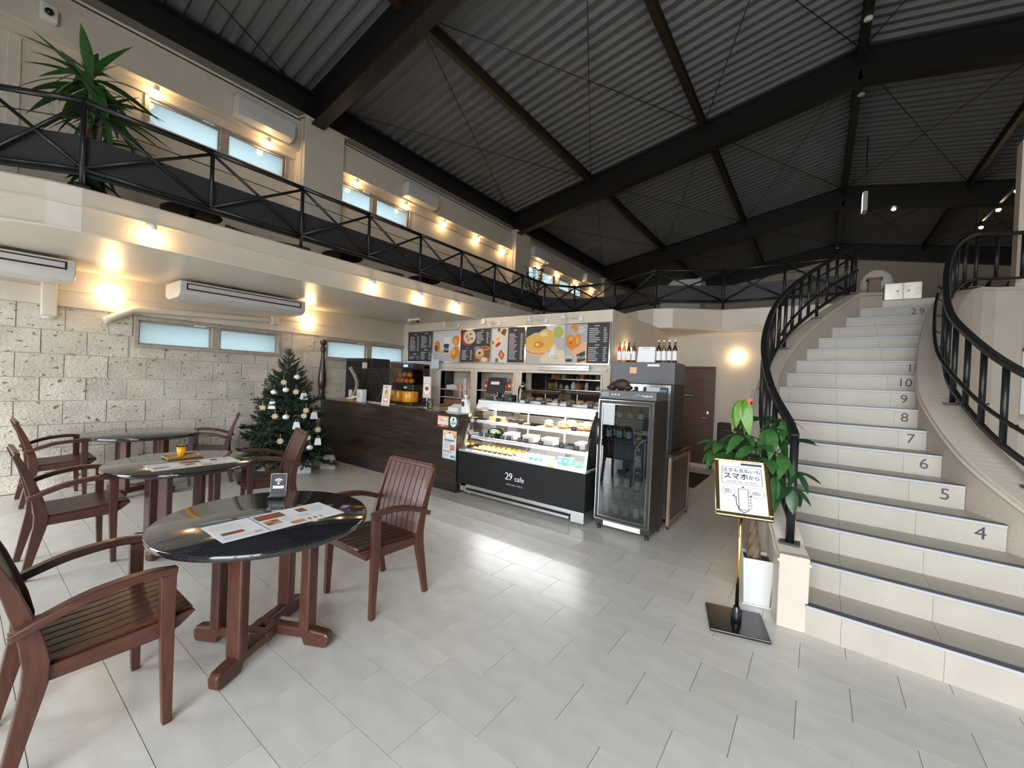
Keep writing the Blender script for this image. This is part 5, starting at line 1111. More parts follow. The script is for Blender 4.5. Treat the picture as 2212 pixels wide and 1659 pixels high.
wc = thing('water_carafe', 'clear glass carafe on the counter behind the ledge', 'carafe', (-4.86, 4.42, CZ)); MB().lathe([(.04, .002), (.045, .01), (.045, .13), (.035, .16)], 16, (-4.83, 4.42, CZ)).build('carafe_glass', glass_m, wc); MB().lathe([(.036, .16), (.036, .175), (.001, .178)], 14, (-4.83, 4.42, CZ)).build('carafe_lid', steel, wc)
# ------------------------------------------------------------------ fir tree
TX, TY = -6.55, 3.08
def fir_branch(seed):
    r = random.Random(seed); m = MB(); 
    def needles(a, b, n, ln):
        d = (b-a).normalized(); ref = Vector((0, 0, 1)) if abs(d.z) < .9 else Vector((1, 0, 0)); x = d.cross(ref).normalized(); y = d.cross(x)
        for k in range(n):
            p = a.lerp(b, (k+r.random())/n); th = r.uniform(0, 6.28); o = (x*math.cos(th)+y*math.sin(th)); t = (o*.85+d*.75).normalized()*ln*r.uniform(.7, 1.1); s = d.cross(o)*.0075
            m.face([tuple(p-s), tuple(p+s), tuple(p+t)])
    tip = Vector((1, 0, .04)); pts = [Vector((0, 0, 0)), Vector((.35, 0, -.02)), Vector((.7, 0, -.01)), tip]
    m.use(1); m.tube(pts, [.016, .012, .008, .003], 5); m.use(0)
    for a, b in zip(pts, pts[1:]): needles(a, b, 45, .075)
    for k in range(13):
        t = .14+.78*k/12; p = Vector((t, 0, -.02+.02*t)); s = 1 if k % 2 else -1; L = (.44*(1-t)+.13)*r.uniform(.8, 1.15); an = R(r.uniform(38, 58))
        q = p+Vector((math.cos(an)*L, s*math.sin(an)*L, r.uniform(-.07, .05))); m.use(1); m.tube([p, q], [.006, .003], 4, cap=False); m.use(0); needles(p, q, int(24+L*100), .07)
        if L > .25:
            for e in (.4, .65):
                u = p.lerp(q, e); v = u+Vector((math.cos(an-s*.6)*L*.4, s*math.sin(an-.7)*L*.35, r.uniform(-.04, .03))); needles(u, v, 22, .065)
    return m.mesh('branch', [green3, bark_m])
tree = thing('fir_tree', 'decorated fir tree standing between the stone wall and the counter', 'tree', (TX, TY, 0))
MB().tube([(TX, TY, .18), (TX, TY, 1.0), (TX, TY, 1.86)], [.032, .02, .005], 8).build('trunk', bark_m, tree)
MB().lathe([(.13, 0), (.17, .04), (.175, .20), (.16, .23), (.001, .23)], 20, (TX, TY, 0)).build('pot_wrap', pm('sacking', (.22, .17, .11), .9, noise=.4, nscale=30, bump=.5, bscale=90), tree)
BR = [fir_branch(s) for s in (1, 2, 3, 4)]; r = random.Random(9)
z = .30; ang = 0
while z < 1.86:
    f = (z-.30)/1.56; L = .06+.68*max(0, 1-f)**.85; cnt = 9 if f < .45 else 7 if f < .75 else 5
    for k in range(cnt):
        a = ang+6.283*k/cnt+r.uniform(-.2, .2); up = -8+f*58+r.uniform(-8, 8); ll = L*r.uniform(.82, 1.08)
        o = link('branch', BR[r.randrange(4)], tree); M = Matrix.Translation((TX, TY, z+r.uniform(-.02, .02))) @ Matrix.Rotation(a, 4, 'Z') @ Matrix.Rotation(-R(up), 4, 'Y') @ Matrix.Rotation(r.uniform(-.4, .4), 4, 'X') @ Matrix.Diagonal((ll, ll*(1.0 if f < .7 else .8), ll, 1))
        o.matrix_basis = M
    ang += .7; z += .105-.045*f
o = link('branch', BR[0], tree); o.matrix_basis = Matrix.Translation((TX, TY, 1.74)) @ Matrix.Rotation(-R(88), 4, 'Y') @ Matrix.Diagonal((.17, .10, .10, 1))
wood_pale = pm('pale_plywood', (.58, .46, .30), .6); ribbon = pm('white_string', (.75, .75, .72), .7)
def hang(t, p, l=.06): MB().tube([(p[0], p[1], p[2]), (p[0], p[1], p[2]+l)], .0018, 4).build('string', ribbon, t)
toc = Vector((-TX, -TY, 0)).normalized()
for i, (p, lab) in enumerate((((-6.294, 3.085, 1.478), 'white bauble highest on the fir tree'), ((-6.256, 2.912, 1.288), 'white bauble in the upper middle of the fir tree'), ((-6.352, 2.791, 1.25), 'white bauble on the upper left side of the fir tree'), ((-6.116, 2.861, .905), 'white bauble at the centre of the fir tree'), ((-5.906, 3.115, .464), 'white bauble lowest on the fir tree'))):
    t = thing('bauble', lab, 'ornament', p, group='white baubles on the fir'); MB().ball(p, (.046, .046, .036), 14, 10).build('ball', white_m, t); MB().lathe([(.009, .034), (.009, .044), (.001, .046)], 8, p).build('cap', chrome, t); hang(t, (p[0], p[1], p[2]+.04))
def star(p, lab):
    t = thing('snowflake', lab, 'ornament', p, group='wooden snowflakes on the fir'); u = Vector((-toc.y, toc.x, 0)); m = MB(); c = Vector(p); n = toc*.004
    ring = []
    for k in range(16):
        rr = (.050, .030)[k % 2]; a = math.pi*k/8; ring.append(c+u*(rr*math.cos(a))+Vector((0, 0, rr*math.sin(a))))
    m.add([tuple(q+n) for q in ring]+[tuple(q-n) for q in ring], [tuple(range(16)), tuple(range(31, 15, -1))]+[(k, 16+k, 16+(k+1) % 16, (k+1) % 16) for k in range(16)]); m.build('plate', wood_pale, t)
    m = MB()
    for k in range(6):
        a = math.pi*k/3; q = c+toc*.006+u*(.022*math.cos(a))+Vector((0, 0, .022*math.sin(a))); m.ball(tuple(q), (.006, .006, .006), 6, 4)
    o = m.build('bead_ring', flat('snowflake_paint', (.78, .72, .60)) if 'snowflake_paint' not in MATS else MATS['snowflake_paint'], t); o['kind'] = 'stuff'; hang(t, (p[0], p[1], p[2]+.045))
for p, lab in (((-6.318, 2.905, 1.396), 'topmost wooden snowflake on the fir tree'), ((-6.208, 3.034, 1.262), 'wooden snowflake right of the upper middle bauble'), ((-6.402, 2.664, 1.022), 'leftmost wooden snowflake on the fir tree'), ((-6.201, 2.748, .911), 'wooden snowflake left of the central bauble'), ((-6.101, 3.14, .99), 'upper of the two wooden snowflakes side by side on the right of the fir'), ((-6.05, 3.085, .915), 'lower of the two wooden snowflakes side by side on the right of the fir'), ((-5.955, 3.106, .605), 'wooden snowflake near the lowest bauble on the fir tree'), ((-6.039, 2.758, .575), 'lowest wooden snowflake on the left of the fir tree'), ((-6.024, 3.292, .70), 'rightmost wooden snowflake on the fir tree')): star(p, lab)
def gift_bag(name, lab, grp, p, w, h, d, ang, mt, handle=True, taper=.72):
    t = thing(name, lab, 'paper bag', p, group=grp); M = Matrix.Rotation(ang, 3, 'Z'); m = MB(); c = Vector(p)
    vs = [M @ Vector((sx*w/2, sy*d/2, 0)) for sx, sy in ((-1, -1), (1, -1), (1, 1), (-1, 1))]+[M @ Vector((sx*w/2*taper, sy*d/2*.25, h)) for sx, sy in ((-1, -1), (1, -1), (1, 1), (-1, 1))]
    m.add([tuple(v+c) for v in vs], [(0,3,2,1), (4,5,6,7), (0,1,5,4), (1,2,6,5), (2,3,7,6), (3,0,4,7)]); m.build('bag_body', mt, t)
    if handle: MB().tube([tuple(c+M @ Vector((x, 0, z))) for x, z in ((-w*.2, h*.98), (-w*.12, h*1.35), (w*.12, h*1.35), (w*.2, h*.98))], .002, 5).build('handle', ribbon, t)
    else:
        q = c+M @ Vector((0, -d*.22-.012, h*.86)); m = MB(); m.box(tuple(q), (w*.28, .003, h*.05), M); m.build('handle_slot', ph['grey'], t)
    return t
for p, a, lab in (((-6.287, 2.742, 1.015), .9, 'tiny white paper bag hanging on the left of the fir tree'), ((-6.181, 3.14, 1.145), 1.5, 'tiny white paper bag hanging high on the right of the fir tree'), ((-6.094, 3.262, .86), 1.4, 'tiny white paper bag half hidden at the right of the fir tree'), ((-6.024, 2.97, .735), 1.3, 'tiny white paper bag hanging above the chair back on the fir tree'), ((-5.955, 3.26, .485), 1.0, 'tiny white paper bag lowest on the right of the fir tree')):
    gift_bag('hanging_bag', lab, 'tiny paper bags on the fir', p, .095, .10, .06, a, paper_m)
gift_bag('paper_bag', 'white paper bag on the floor left of the tree, behind the chair', 'white paper bags under the fir', (-6.72, 2.74, .0005), .27, .24, .16, 1.05, paper_m, False, .6)
gift_bag('paper_bag', 'upright white paper bag on the floor in front of the tree pot', 'white paper bags under the fir', (-6.34, 3.24, .0005), .24, .22, .05, 1.15, paper_m, False, .97)
gift_bag('paper_bag', 'crumpled white paper bag on the floor nearest the counter', 'white paper bags under the fir', (-6.42, 3.72, .0005), .24, .21, .18, .75, paper_m, False, .6)
ob = thing('wall_socket', 'dark red socket box on the stone wall behind the fir tree', 'socket', (-7.44, 3.14, 1.16)); MB().bb(-7.443, -7.38, 3.09, 3.19, 1.11, 1.22).build('socket_box', flat('maroon', (.10, .02, .02)), ob, bevel=.006); MB().box((-7.378, 3.14, 1.165), (.004, .05, .06)).build('socket_plate', black_m, ob)
# ------------------------------------------------------------------ money tree by the stairs
def leaflet(L, w, curl, seed=0):
    m = MB(); n = 7; vs = []
    for i in range(n+1):
        t = i/n; hw = w*math.sin(math.pi*min(1, t*.96+.04))**.8*(1 if t < .55 else 1-.35*(t-.55)); z = -curl*t*t*L
        vs += [(t*L, -hw/2, z+hw*.10), (t*L, 0, z-.004), (t*L, hw/2, z+hw*.10)]
    fs = []
    for i in range(n): fs += [(3*i, 3*i+1, 3*i+4, 3*i+3), (3*i+1, 3*i+2, 3*i+5, 3*i+4)]
    m.add(vs, fs, True); return m
PX, PY = -.315, 3.60
mt_ = thing('money_tree', 'braided-trunk money tree in a square white pot beside the stairs', 'plant', (PX, PY, 0))
m = MB(); a0, a1 = .083, .100
vs = [(sx*a0, sy*a0, .012) for sx, sy in ((-1, -1), (1, -1), (1, 1), (-1, 1))]+[(sx*a1, sy*a1, .345) for sx, sy in ((-1, -1), (1, -1), (1, 1), (-1, 1))]+[(sx*(a1-.012), sy*(a1-.012), .345) for sx, sy in ((-1, -1), (1, -1), (1, 1), (-1, 1))]+[(sx*(a1-.014), sy*(a1-.014), .315) for sx, sy in ((-1, -1), (1, -1), (1, 1), (-1, 1))]
Mz = Matrix.Rotation(R(14), 3, 'Z'); vs = [tuple(Mz @ Vector(v)+Vector((PX, PY, 0))) for v in vs]
fs = [(0,3,2,1)]
for b in (0, 4, 8): fs += [(b+k, b+(k+1) % 4, b+4+(k+1) % 4, b+4+k) for k in range(4)]
m.add(vs, fs); m.build('pot', white_ac, mt_, bevel=.004)
m = MB(); m.box((PX, PY, .310), (2*a1-.03, 2*a1-.03, .02), Mz); m.build('soil', soil_m, mt_); m = MB(); m.box((PX, PY, .007), (.19, .19, .012), Mz); m.build('saucer', white_ac, mt_, bevel=.003)
for k in range(4):
    pts = [(PX-.02+.03*(1-t)*math.cos(t*9+k*1.57)-.03*t, PY+.03*(1-t*.5)*math.sin(t*9+k*1.57), .31+.50*t) for t in [i/14 for i in range(15)]]; MB().tube(pts, [.027-.010*i/14 for i in range(15)], 8).build('trunk', bark_m, mt_)
LM = [leaflet(1, .46, .35).mesh('leaf', green1), leaflet(1, .44, .75).mesh('leaf', green1), leaflet(1, .42, .2).mesh('leaf', green4)]; LF = leaflet(1, .44, .9).mesh('leaf', green2)
CL = [(-.13, -.05, 1.50, 'f', .18, 1.0), (-.27, -.08, 1.165, 0, .17, .3), (-.03, -.12, 1.17, 0, .19, .25), (.05, -.06, 1.30, 1, .20, .4), (.14, -.10, 1.13, 1, .19, .55), (.17, .02, 1.22, 2, .17, .3), (.02, .02, 1.05, 2, .18, .6), (-.10, .03, 1.10, 2, .17, .4), (.10, -.14, .98, 1, .20, .9), (.22, -.06, 1.02, 2, .17, .7), (-.18, .06, 1.24, 2, .15, .3), (.0, .08, 1.36, 2, .15, .3), (-.05, -.02, .98, 2, .16, .7), (.12, .06, 1.36, 1, .15, .4), (-.20, -.12, 1.10, 0, .17, .5), (-.10, -.14, 1.24, 1, .16, .3), (.05, -.15, 1.10, 0, .18, .6), (-.30, 0, 1.08, 1, .15, .6), (.20, -.12, .92, 2, .16, 1.0)]
r = random.Random(4); top = Vector((PX-.03, PY, .80))
for dx, dy, z, kind, L, droop in CL:
    c = Vector((PX+dx, PY+dy, z)); MB().tube(crv([top, top.lerp(c, .5)+Vector((0, 0, .08)), c], 4), [.007]*4+[.004]*5, 6).build('stem', green2 if kind == 'f' else green4, mt_)
    n = 9 if kind == 'f' else 6; base = r.uniform(0, 6.28)
    for k in range(n):
        a = base+6.283*k/n+r.uniform(-.2, .2); el = r.uniform(-70, -25) if kind == 'f' else r.uniform(-10, 35)-droop*55
        me = LF if kind == 'f' else LM[kind]; l = L*r.uniform(.85, 1.2)
        o = link('leaf', me, mt_); o.matrix_basis = Matrix.Translation(c) @ Matrix.Rotation(a, 4, 'Z') @ Matrix.Rotation(-R(el), 4, 'Y') @ Matrix.Rotation(r.uniform(-.3, .3), 4, 'X') @ Matrix.Diagonal((l, l, l, 1))
# ------------------------------------------------------------------ mobile order sign
sg = thing('sign_stand', 'brass-framed mobile order sign on a brass pole with a black base plate', 'sign', (-.38, 3.17, 0)); ca = R(15.4); bx = Vector((math.cos(ca), math.sin(ca), 0)); by = Vector((-math.sin(ca), math.cos(ca), 0)); sc0 = Vector((-.378, 3.172, 0)); M3 = Matrix.Rotation(ca, 3, 'Z')
m = MB(); m.box(tuple(sc0+Vector((0, 0, .011))), (.35, .35, .020), M3); m.build('base_plate', black_g, sg, bevel=.006)
MB().lathe([(.033, .021), (.033, .05), (.026, .085), (.020, .115), (.017, .12)], 16, tuple(sc0)).build('pole_socket', black_g, sg); MB().tube([sc0+Vector((0, 0, .11)), sc0+Vector((0, 0, .80))], .0125, 14).build('pole', brass, sg)
sn = (Vector((0, 0, 1))*.62-by*.785).normalized(); su = (Vector((0, 0, 1))*.785+by*.62).normalized(); so = sc0+Vector((0, 0, .745))+bx*(-.165)-by*.105
W_, H_ = .335, .435
m = MB(); quadbox(m, so-sn*.012, bx, su, sn, W_, H_, .010); m.build('sign_back', black_m, sg)
b_ = .028; m = MB()
for o_, w_, h_ in ((so, W_, b_), (so+su*(H_-b_), W_, b_), (so+su*b_, b_, H_-2*b_), (so+su*b_+bx*(W_-b_), b_, H_-2*b_)): quadbox(m, o_-sn*.001, bx, su, sn, w_, h_, .012)
m.build('brass_frame', brass, sg, bevel=.006)
pw, phh = W_-2*b_, H_-2*b_; po = so+bx*b_+su*b_; quadbox(MB(), po-sn*.001, bx, su, sn, pw, phh, .004).build('poster', paper_m, sg)
def ring2(cx, cy, rx, ry, w, n=26): return [('dark', 'p', [(cx+rx*math.cos(a)*k1, cy+ry*math.sin(a)*k1) for a, k1 in ((6.283*k/n, 1), (6.283*(k+1)/n, 1), (6.283*(k+1)/n, 1-w), (6.283*k/n, 1-w))]) for k in range(n)]
pr_ = [('dark', 'r', .50, .935, .96, .975)]
for a in ((.06, .885, .94, .892), (.06, .545, .94, .552), (.06, .545, .072, .892), (.928, .545, .94, .892)): pr_.append(('dark', 'r')+a)
pr_ += ring2(.20, .40, .155, .10, .05)+ring2(.80, .40, .155, .10, .05)+[('dark', 'p', [(.28, .32), (.33, .27), (.32, .335)]), ('dark', 'p', [(.70, .33), (.62, .30), (.67, .35)]), ('dark', 't', .10, .35, .30, .44, 4, 3), ('dark', 't', .70, .36, .90, .43, 3, 4)]
pr_ += [('dark', 'r', .40, .06, .62, .46), ('white', 'r', .415, .07, .605, .45), ('grey', 't', .43, .33, .59, .41, 4, 8), ('dark', 'e', .51, .49, .03, .012)]
for k in range(4): pr_ += [('dark', 'e', .635, .29-.055*k, .045, .03), ('white', 'e', .635, .29-.055*k, .036, .023)]
pr_ += [('dark', 'p', [(.34, .30), (.36, .31), (.36, .18), (.42, .05), (.40, .05), (.345, .17)]), ('dark', 'p', [(.42, .06), (.50, .02), (.60, .06), (.60, .05), (.50, .005), (.40, .05)])]
prints(po, bx, su, sn, pw, phh, pr_, .0035).build('print', PM, sg)
def sgtext(s, size, u, v, bold=0, sp=1.0): link('lettering', text_mesh('lettering', s, size, ph['dark'], frame_M(po+bx*(u*pw)+su*(v*phh)+sn*.0042, bx, su), .0002, bold=bold, spacing=sp), sg)
sgtext('注文も支払いも', .0335, .50, .815, .0004); sgtext('スマホ', .052, .37, .695, .0014); sgtext('から', .036, .77, .690, .0006); sgtext('mobile order', .027, .50, .595, 0, 1.25)
# ------------------------------------------------------------------ lamps under and above the gallery
def bulb_lamp(lab, grp, x, y, z, px=.0):
    t = thing('bulb_lamp', lab, 'lamp', (x, y, z), group=grp)
    MB().lathe([(.034, 0), (.034, .012), (.026, .024), (.001, .026)], 14, (x, y, z+.05), Matrix.Rotation(R(90), 3, 'Y')).build('wall_rose', white_m, t)
    cx_ = x+.062; MB().lathe([(.001, .052), (.030, .052), (.031, .045), (.032, .0), (.028, -.002)], 16, (cx_, y, z)).build('socket', white_m, t)
    MB().lathe([(.030, .0), (.034, -.02), (.041, -.075), (.038, -.092), (.025, -.102), (.001, -.105)], 16, (cx_, y, z)).build('bulb_glass', bulb_m, t); return t
for i, y in enumerate((1.116, 3.562, 4.44, 5.287)): bulb_lamp('glowing bulb lamp on the gallery slab edge, %s from the left' % 'first second third fourth'.split()[i], 'bulb lamps on the slab edge', -5.215, y, 2.855)
for i, y in enumerate((1.581, 3.003, 4.61, 5.801, 6.954, 8.167, 9.288, 11.12, 12.36, 13.73, 15.07)): bulb_lamp('glowing bulb lamp under the eaves band, %s from the left' % 'first second third fourth fifth sixth seventh eighth ninth tenth eleventh'.split()[i], 'bulb lamps under the eaves', WX+.05, y, 5.27)
def globe(lab, p, r_, axis, grp):
    t = thing('globe_lamp', lab, 'lamp', p, group=grp); a = Vector(axis); c = Vector(p)+a*(r_*.75)
    Mx = Matrix.Rotation(R(90), 3, 'Y') if abs(axis[0]) > .5 else Matrix.Rotation(R(90), 3, 'X')
    MB().lathe([(r_*.6, -.012), (r_*.6, .012)], 16, p, Mx).build('wall_plate', white_m, t); MB().ball(tuple(c), r_, 20, 12).build('globe_glass', MATS['globe_glow'], t)
emis('globe_glow', (1.0, .68, .34), 11)
globe('round glowing wall lamp on the left end of the stone wall', (WX, 1.21, 2.458), .085, (1, 0, 0), 'round wall lamps'); globe('round glowing wall lamp above the low window, nearer the fir tree', (WX, 3.80, 2.466), .085, (1, 0, 0), 'round wall lamps')
globe('round glowing wall lamp on the wall beside the staff room door', (-1.25, 8.9, 2.20), .075, (0, -1, 0), 'round wall lamps'); globe('round glowing wall lamp behind the syrup bottles', (-2.55, 6.53, 2.13), .065, (1, 0, 0), 'round wall lamps')
t = thing('track_lamps', 'row of three bright spotlights hanging from a ceiling track', 'lamp', (3.3, 14.8, 6.2)); MB().bb(3.27, 3.33, 13.2, 16.6, 6.24, 6.28).build('track', beam_m, t)
for y in (13.62, 14.78, 16.08): MB().lathe([(.001, .04), (.05, .04), (.055, -.06), (.05, -.06)], 12, (3.3, y, 6.20)).build('lamp_head', beam_m, t); MB().ball((3.3, y, 6.13), .045, 12, 8).build('lamp_glow', spot_m, t)
for x in (3.3,):
    for y in (13.3, 16.5): MB().tube([(x, y, 6.28), (x, y, dz(x))], .008, 6).build('hanger', beam_m, t)
t = thing('emergency_light', 'small round white emergency light under the roof ridge', 'lamp', (1.57, 16.6, 7.0)); MB().lathe([(.07, .02), (.07, 0), (.05, -.02)], 16, (1.57, 16.2, 7.03)).build('housing', white_m, t); MB().ball((1.57, 16.2, 7.0), (.05, .05, .03), 12, 8).build('lens', emis('greenish_glow', (.85, 1.0, .8), 20), t); MB().tube([(1.57, 16.2, 7.05), (1.57, 16.2, dz(1.57))], .01, 6).build('stem', beam_m, t)
t = thing('exit_sign', 'white box exit sign hanging below the roof ridge', 'sign', (.735, 13, 6.05)); m = MB(); m.box((.735, 13, 6.20), (.09, .30, .46)); m.build('sign_box', white_m, t, bevel=.01); m = MB(); m.box((.687, 13, 6.20), (.004, .26, .42)); m.build('sign_face', emis('sign_face_glow', (.6, 1.0, .85), 1.2), t); MB().tube([(.735, 13, 6.40), (.735, 13, dz(.735))], .012, 6).build('hanger', beam_m, t)
for p, lab in (((.41, 8.5), 'round white smoke detector on the ridge beam nearest the viewer'), ((.46, 10.6), 'round white smoke detector on the ridge beam beyond the big rafter'), ((.42, 21.4), 'round white smoke detector farthest along the ridge beam')):
    t = thing('smoke_detector', lab, 'detector', (p[0], p[1], 7.48), group='smoke detectors'); MB().lathe([(.06, .04), (.06, .015), (.045, 0), (.001, 0)], 16, (p[0], p[1], dz(RX)-.34)).build('detector_body', white_m, t); MB().lathe([(.02, 0), (.018, -.01), (.001, -.012)], 10, (p[0], p[1], dz(RX)-.34)).build('sensor', ph['grey'], t)
# ------------------------------------------------------------------ air conditioners
def ceiling_ac(lab, y0, y1):
    t = thing('ceiling_air_conditioner', lab, 'air conditioner', (-6.85, (y0+y1)/2, 2.45), group='white ceiling air conditioners'); x0, x1 = -7.14, -6.545
    m = MB(); m.prism([(x0, 2.665), (x0, 2.50), (x0+.10, 2.455), (x1-.10, 2.455), (x1-.01, 2.50), (x1, 2.53), (x1, 2.665)], 'y', y0, y1); m.build('casing', white_ac, t, bevel=.012)
    m = MB(); sl = lambda z: x1+.002
    m.bb(x1-.002, x1+.003, y0+.07, y1-.07, 2.628, 2.640); m.bb(x1-.002, x1+.003, y0+.07, y1-.07, 2.556, 2.572); m.bb(x1-.002, x1+.003, y0+.07, y0+.085, 2.572, 2.628); m.bb(x1-.002, x1+.003, y1-.085, y1-.07, 2.572, 2.628); m.build('outlet_slot', flat('slot_navy', (.012, .010, .03)) if 'slot_navy' not in MATS else MATS['slot_navy'], t)
    MB().bb(x1-.002, x1+.006, y0+.09, y1-.09, 2.574, 2.626).build('louvre', white_ac, t)
    for y in (y0+.15, y1-.15): MB().tube([(-6.85, y, 2.66), (-6.85, y, 2.70)], .012, 6).build('hanger_rod', steel, t)
ceiling_ac('long white ceiling air conditioner above the low window', 1.70, 3.30); ceiling_ac('long white ceiling air conditioner at the left edge of the photo', -.85, .79)
t = thing('drain_duct', 'cream drain duct bending down from the air conditioner over the low window', 'duct', (WX+.05, 2.2, 2.3)); MB().tube(crv([(WX+.045, 3.22, 2.40), (WX+.045, 2.6, 2.37), (WX+.045, 1.9, 2.33), (WX+.045, 1.5, 2.31), (WX+.045, 1.36, 2.25), (WX+.05, 1.15, 2.11)], 5), .045, 12).build('duct_pipe', trim_m, t); MB().bb(WX, WX+.10, 3.16, 3.28, 2.33, 2.47).build('duct_elbow', trim_m, t, bevel=.01)
t = thing('wall_duct', 'short vertical cream duct on the stone wall at the photo edge', 'duct', (WX+.05, .67, 2.1)); MB().bb(WX+.001, WX+.09, .61, .74, 2.10, 2.50).build('duct_cover', trim_m, t, bevel=.012); MB().lathe([(.05, 0), (.06, -.02), (.04, -.03)], 12, (WX+.05, .675, 2.10)).build('duct_end', trim_m, t)
for i, (y0, y1) in enumerate(((2.45, 3.30), (5.62, 6.5), (10.45, 11.4), (14.0, 14.9))):
    t = thing('wall_air_conditioner', 'white wall air conditioner under the eaves, %s from the left' % 'first second third fourth'.split()[i], 'air conditioner', (WX+.17, (y0+y1)/2, 5.35), group='wall air conditioners'); xw = WX+.172
    m = MB(); m.prism([(xw, 5.36), (xw, 5.66), (xw+.20, 5.66), (xw+.215, 5.60), (xw+.215, 5.44), (xw+.16, 5.37)], 'y', y0, y1); m.build('casing', white_ac, t, bevel=.015); MB().bb(xw+.12, xw+.20, y0+.05, y1-.05, 5.372, 5.395).build('air_flap', trim_m, t); MB().box((xw+.217, y1-.12, 5.47), (.003, .05, .012)).build('status_window', ph['grey'], t)
t = thing('security_camera', 'white security camera high on the wall at the top left', 'camera', (WX+.17, .58, 5.50)); MB().bb(WX+.171, WX+.28, .52, .66, 5.44, 5.62).build('housing', white_m, t, bevel=.02); MB().ball((WX+.28, .59, 5.52), .04, 12, 8).build('lens', black_g, t)
# ------------------------------------------------------------------ gallery furniture and plants
lt = None; gb = pm('brown_upholstery', (.10, .075, .055), .85, noise=.3, nscale=40)
t0 = thing('lounge_chair', 'x', 'chair', world=False, group='low lounge chairs on the gallery')
MB().lathe([(.20, .0), (.23, .03), (.25, .20), (.22, .24), (.001, .24)], 20).build('seat', gb, t0)
m = MB(); vs = []
for k in range(15):
    a = R(-100+200*k/14); zt = .47-.10*abs((k-7)/7)**2
    vs += [(.20*math.cos(a), .20*math.sin(a), .22), (.26*math.cos(a), .26*math.sin(a), .22), (.27*math.cos(a), .27*math.sin(a), zt), (.21*math.cos(a), .21*math.sin(a), zt)]
fs = [(3,2,1,0), (56,57,58,59)]
for k in range(14):
    for j in range(4): a = 4*k+j; b = 4*k+(j+1) % 4; fs.append((a, b, b+4, a+4))
m.add(vs, fs, True); m.build('backrest', gb, t0, bevel=.015)
used = False
for i, (y, a) in enumerate(((2.45, 200), (3.05, 160), (4.14, 210), (4.85, 150), (6.05, 200), (6.85, 160))):
    place(t0, used, (-6.55, y, 3.101), R(a), 'low rounded brown lounge chair on the gallery floor, %s from the left' % 'first second third fourth fifth sixth'.split()[i]); used = True
t1 = thing('lounge_table', 'x', 'table', world=False, group='low black tables on the gallery')
MB().lathe([(.001, .33), (.30, .33), (.31, .345), (.30, .36), (.001, .36)], 28).build('table_top', black_m, t1); MB().lathe([(.16, 0), (.15, .02), (.03, .04), (.03, .33)], 16).build('pedestal', black_m, t1)
used = False
for i, y in enumerate((1.72, 3.72, 5.45)): place(t1, used, (-6.25, y, 3.101), 0, 'low round black table on the gallery floor, %s from the left' % 'first second third'.split()[i]); used = True
def leafy_plant(name, lab, base, pot_r, pot_h, potm, trunks, heads, L, w, mtl, seed, curl=.9):
    t = thing(name, lab, 'plant', base); r = random.Random(seed); b = Vector(base)
    MB().lathe([(pot_r*.8, 0), (pot_r, pot_h*.2), (pot_r, pot_h), (pot_r*.9, pot_h), (pot_r*.88, pot_h*.85), (.001, pot_h*.85)], 18, base).build('pot', potm, t)
    me = [leaflet(1, w, curl).mesh('leaf', mtl), leaflet(1, w*.8, curl*.6).mesh('leaf', mtl), leaflet(1, w, curl*.3).mesh('leaf', mtl)]
    for (dx, dy, z, n, sz) in heads:
        c = b+Vector((dx, dy, z)); MB().tube(crv([b+Vector((dx*.3, dy*.3, pot_h*.8)), b+Vector((dx*.6, dy*.6, z*.6)), c], 4), [.028]*5+[.02]*4 if trunks else .008, 8).build('trunk', bark_m if trunks else mtl, t)
        for k in range(n):
            a = r.uniform(0, 6.28); el = 75-115*(k/n)+r.uniform(-25, 25); l = L*sz*r.uniform(.7, 1.1)
            o = link('leaf', me[r.randrange(3)], t); o.matrix_basis = Matrix.Translation(c+Vector((0, 0, r.uniform(-.12, .05)*sz))) @ Matrix.Rotation(a, 4, 'Z') @ Matrix.Rotation(-R(el), 4, 'Y') @ Matrix.Rotation(r.uniform(-.5, .5), 4, 'X') @ Matrix.Diagonal((l, l, l, 1))
    return t
leafy_plant('corn_plant', 'tall corn plant with long drooping leaves on the gallery corner', (-6.25, .82, 3.101), .15, .30, black_m, True, [(0, 0, 1.42, 34, 1.0), (-.14, .10, 1.22, 26, .95), (.13, .08, 1.12, 26, .9), (.05, .05, .72, 20, .8), (.10, -.05, .40, 12, .65)], .44, .20, green1, 3, 1.2)
zz = thing('zz_plant', 'upright plant with small glossy leaves behind the gallery railing', 'plant', (-6.25, 9.3, 3.101)); MB().lathe([(.13, 0), (.17, .04), (.18, .32), (.16, .32), (.15, .28), (.001, .28)], 18, (-6.25, 9.3, 3.101)).build('pot', white_ac, zz)
lz = leaflet(1, .45, .3).mesh('leaf', green4); r = random.Random(12)
for k in range(9):
    a = r.uniform(0, 6.28); h = r.uniform(.9, 1.5); s = r.uniform(.15, .42); pts = crv([(-6.25, 9.3, 3.38), (-6.25+s*.4*math.cos(a), 9.3+s*.4*math.sin(a), 3.38+h*.5), (-6.25+s*math.cos(a), 9.3+s*math.sin(a), 3.38+h)], 5); MB().tube(pts, [.012]*4+[.008]*(len(pts)-4), 6).build('stem', green4, zz)
    for j in range(12):
        q = pts[min(len(pts)-1, 3+int(j*.65))]; o = link('leaf', lz, zz); l = .13*r.uniform(.8, 1.1); o.matrix_basis = Matrix.Translation(q) @ Matrix.Rotation(a+(1.4 if j % 2 else -1.4)+r.uniform(-.3, .3), 4, 'Z') @ Matrix.Rotation(-R(r.uniform(10, 50)), 4, 'Y') @ Matrix.Diagonal((l, l, l, 1))
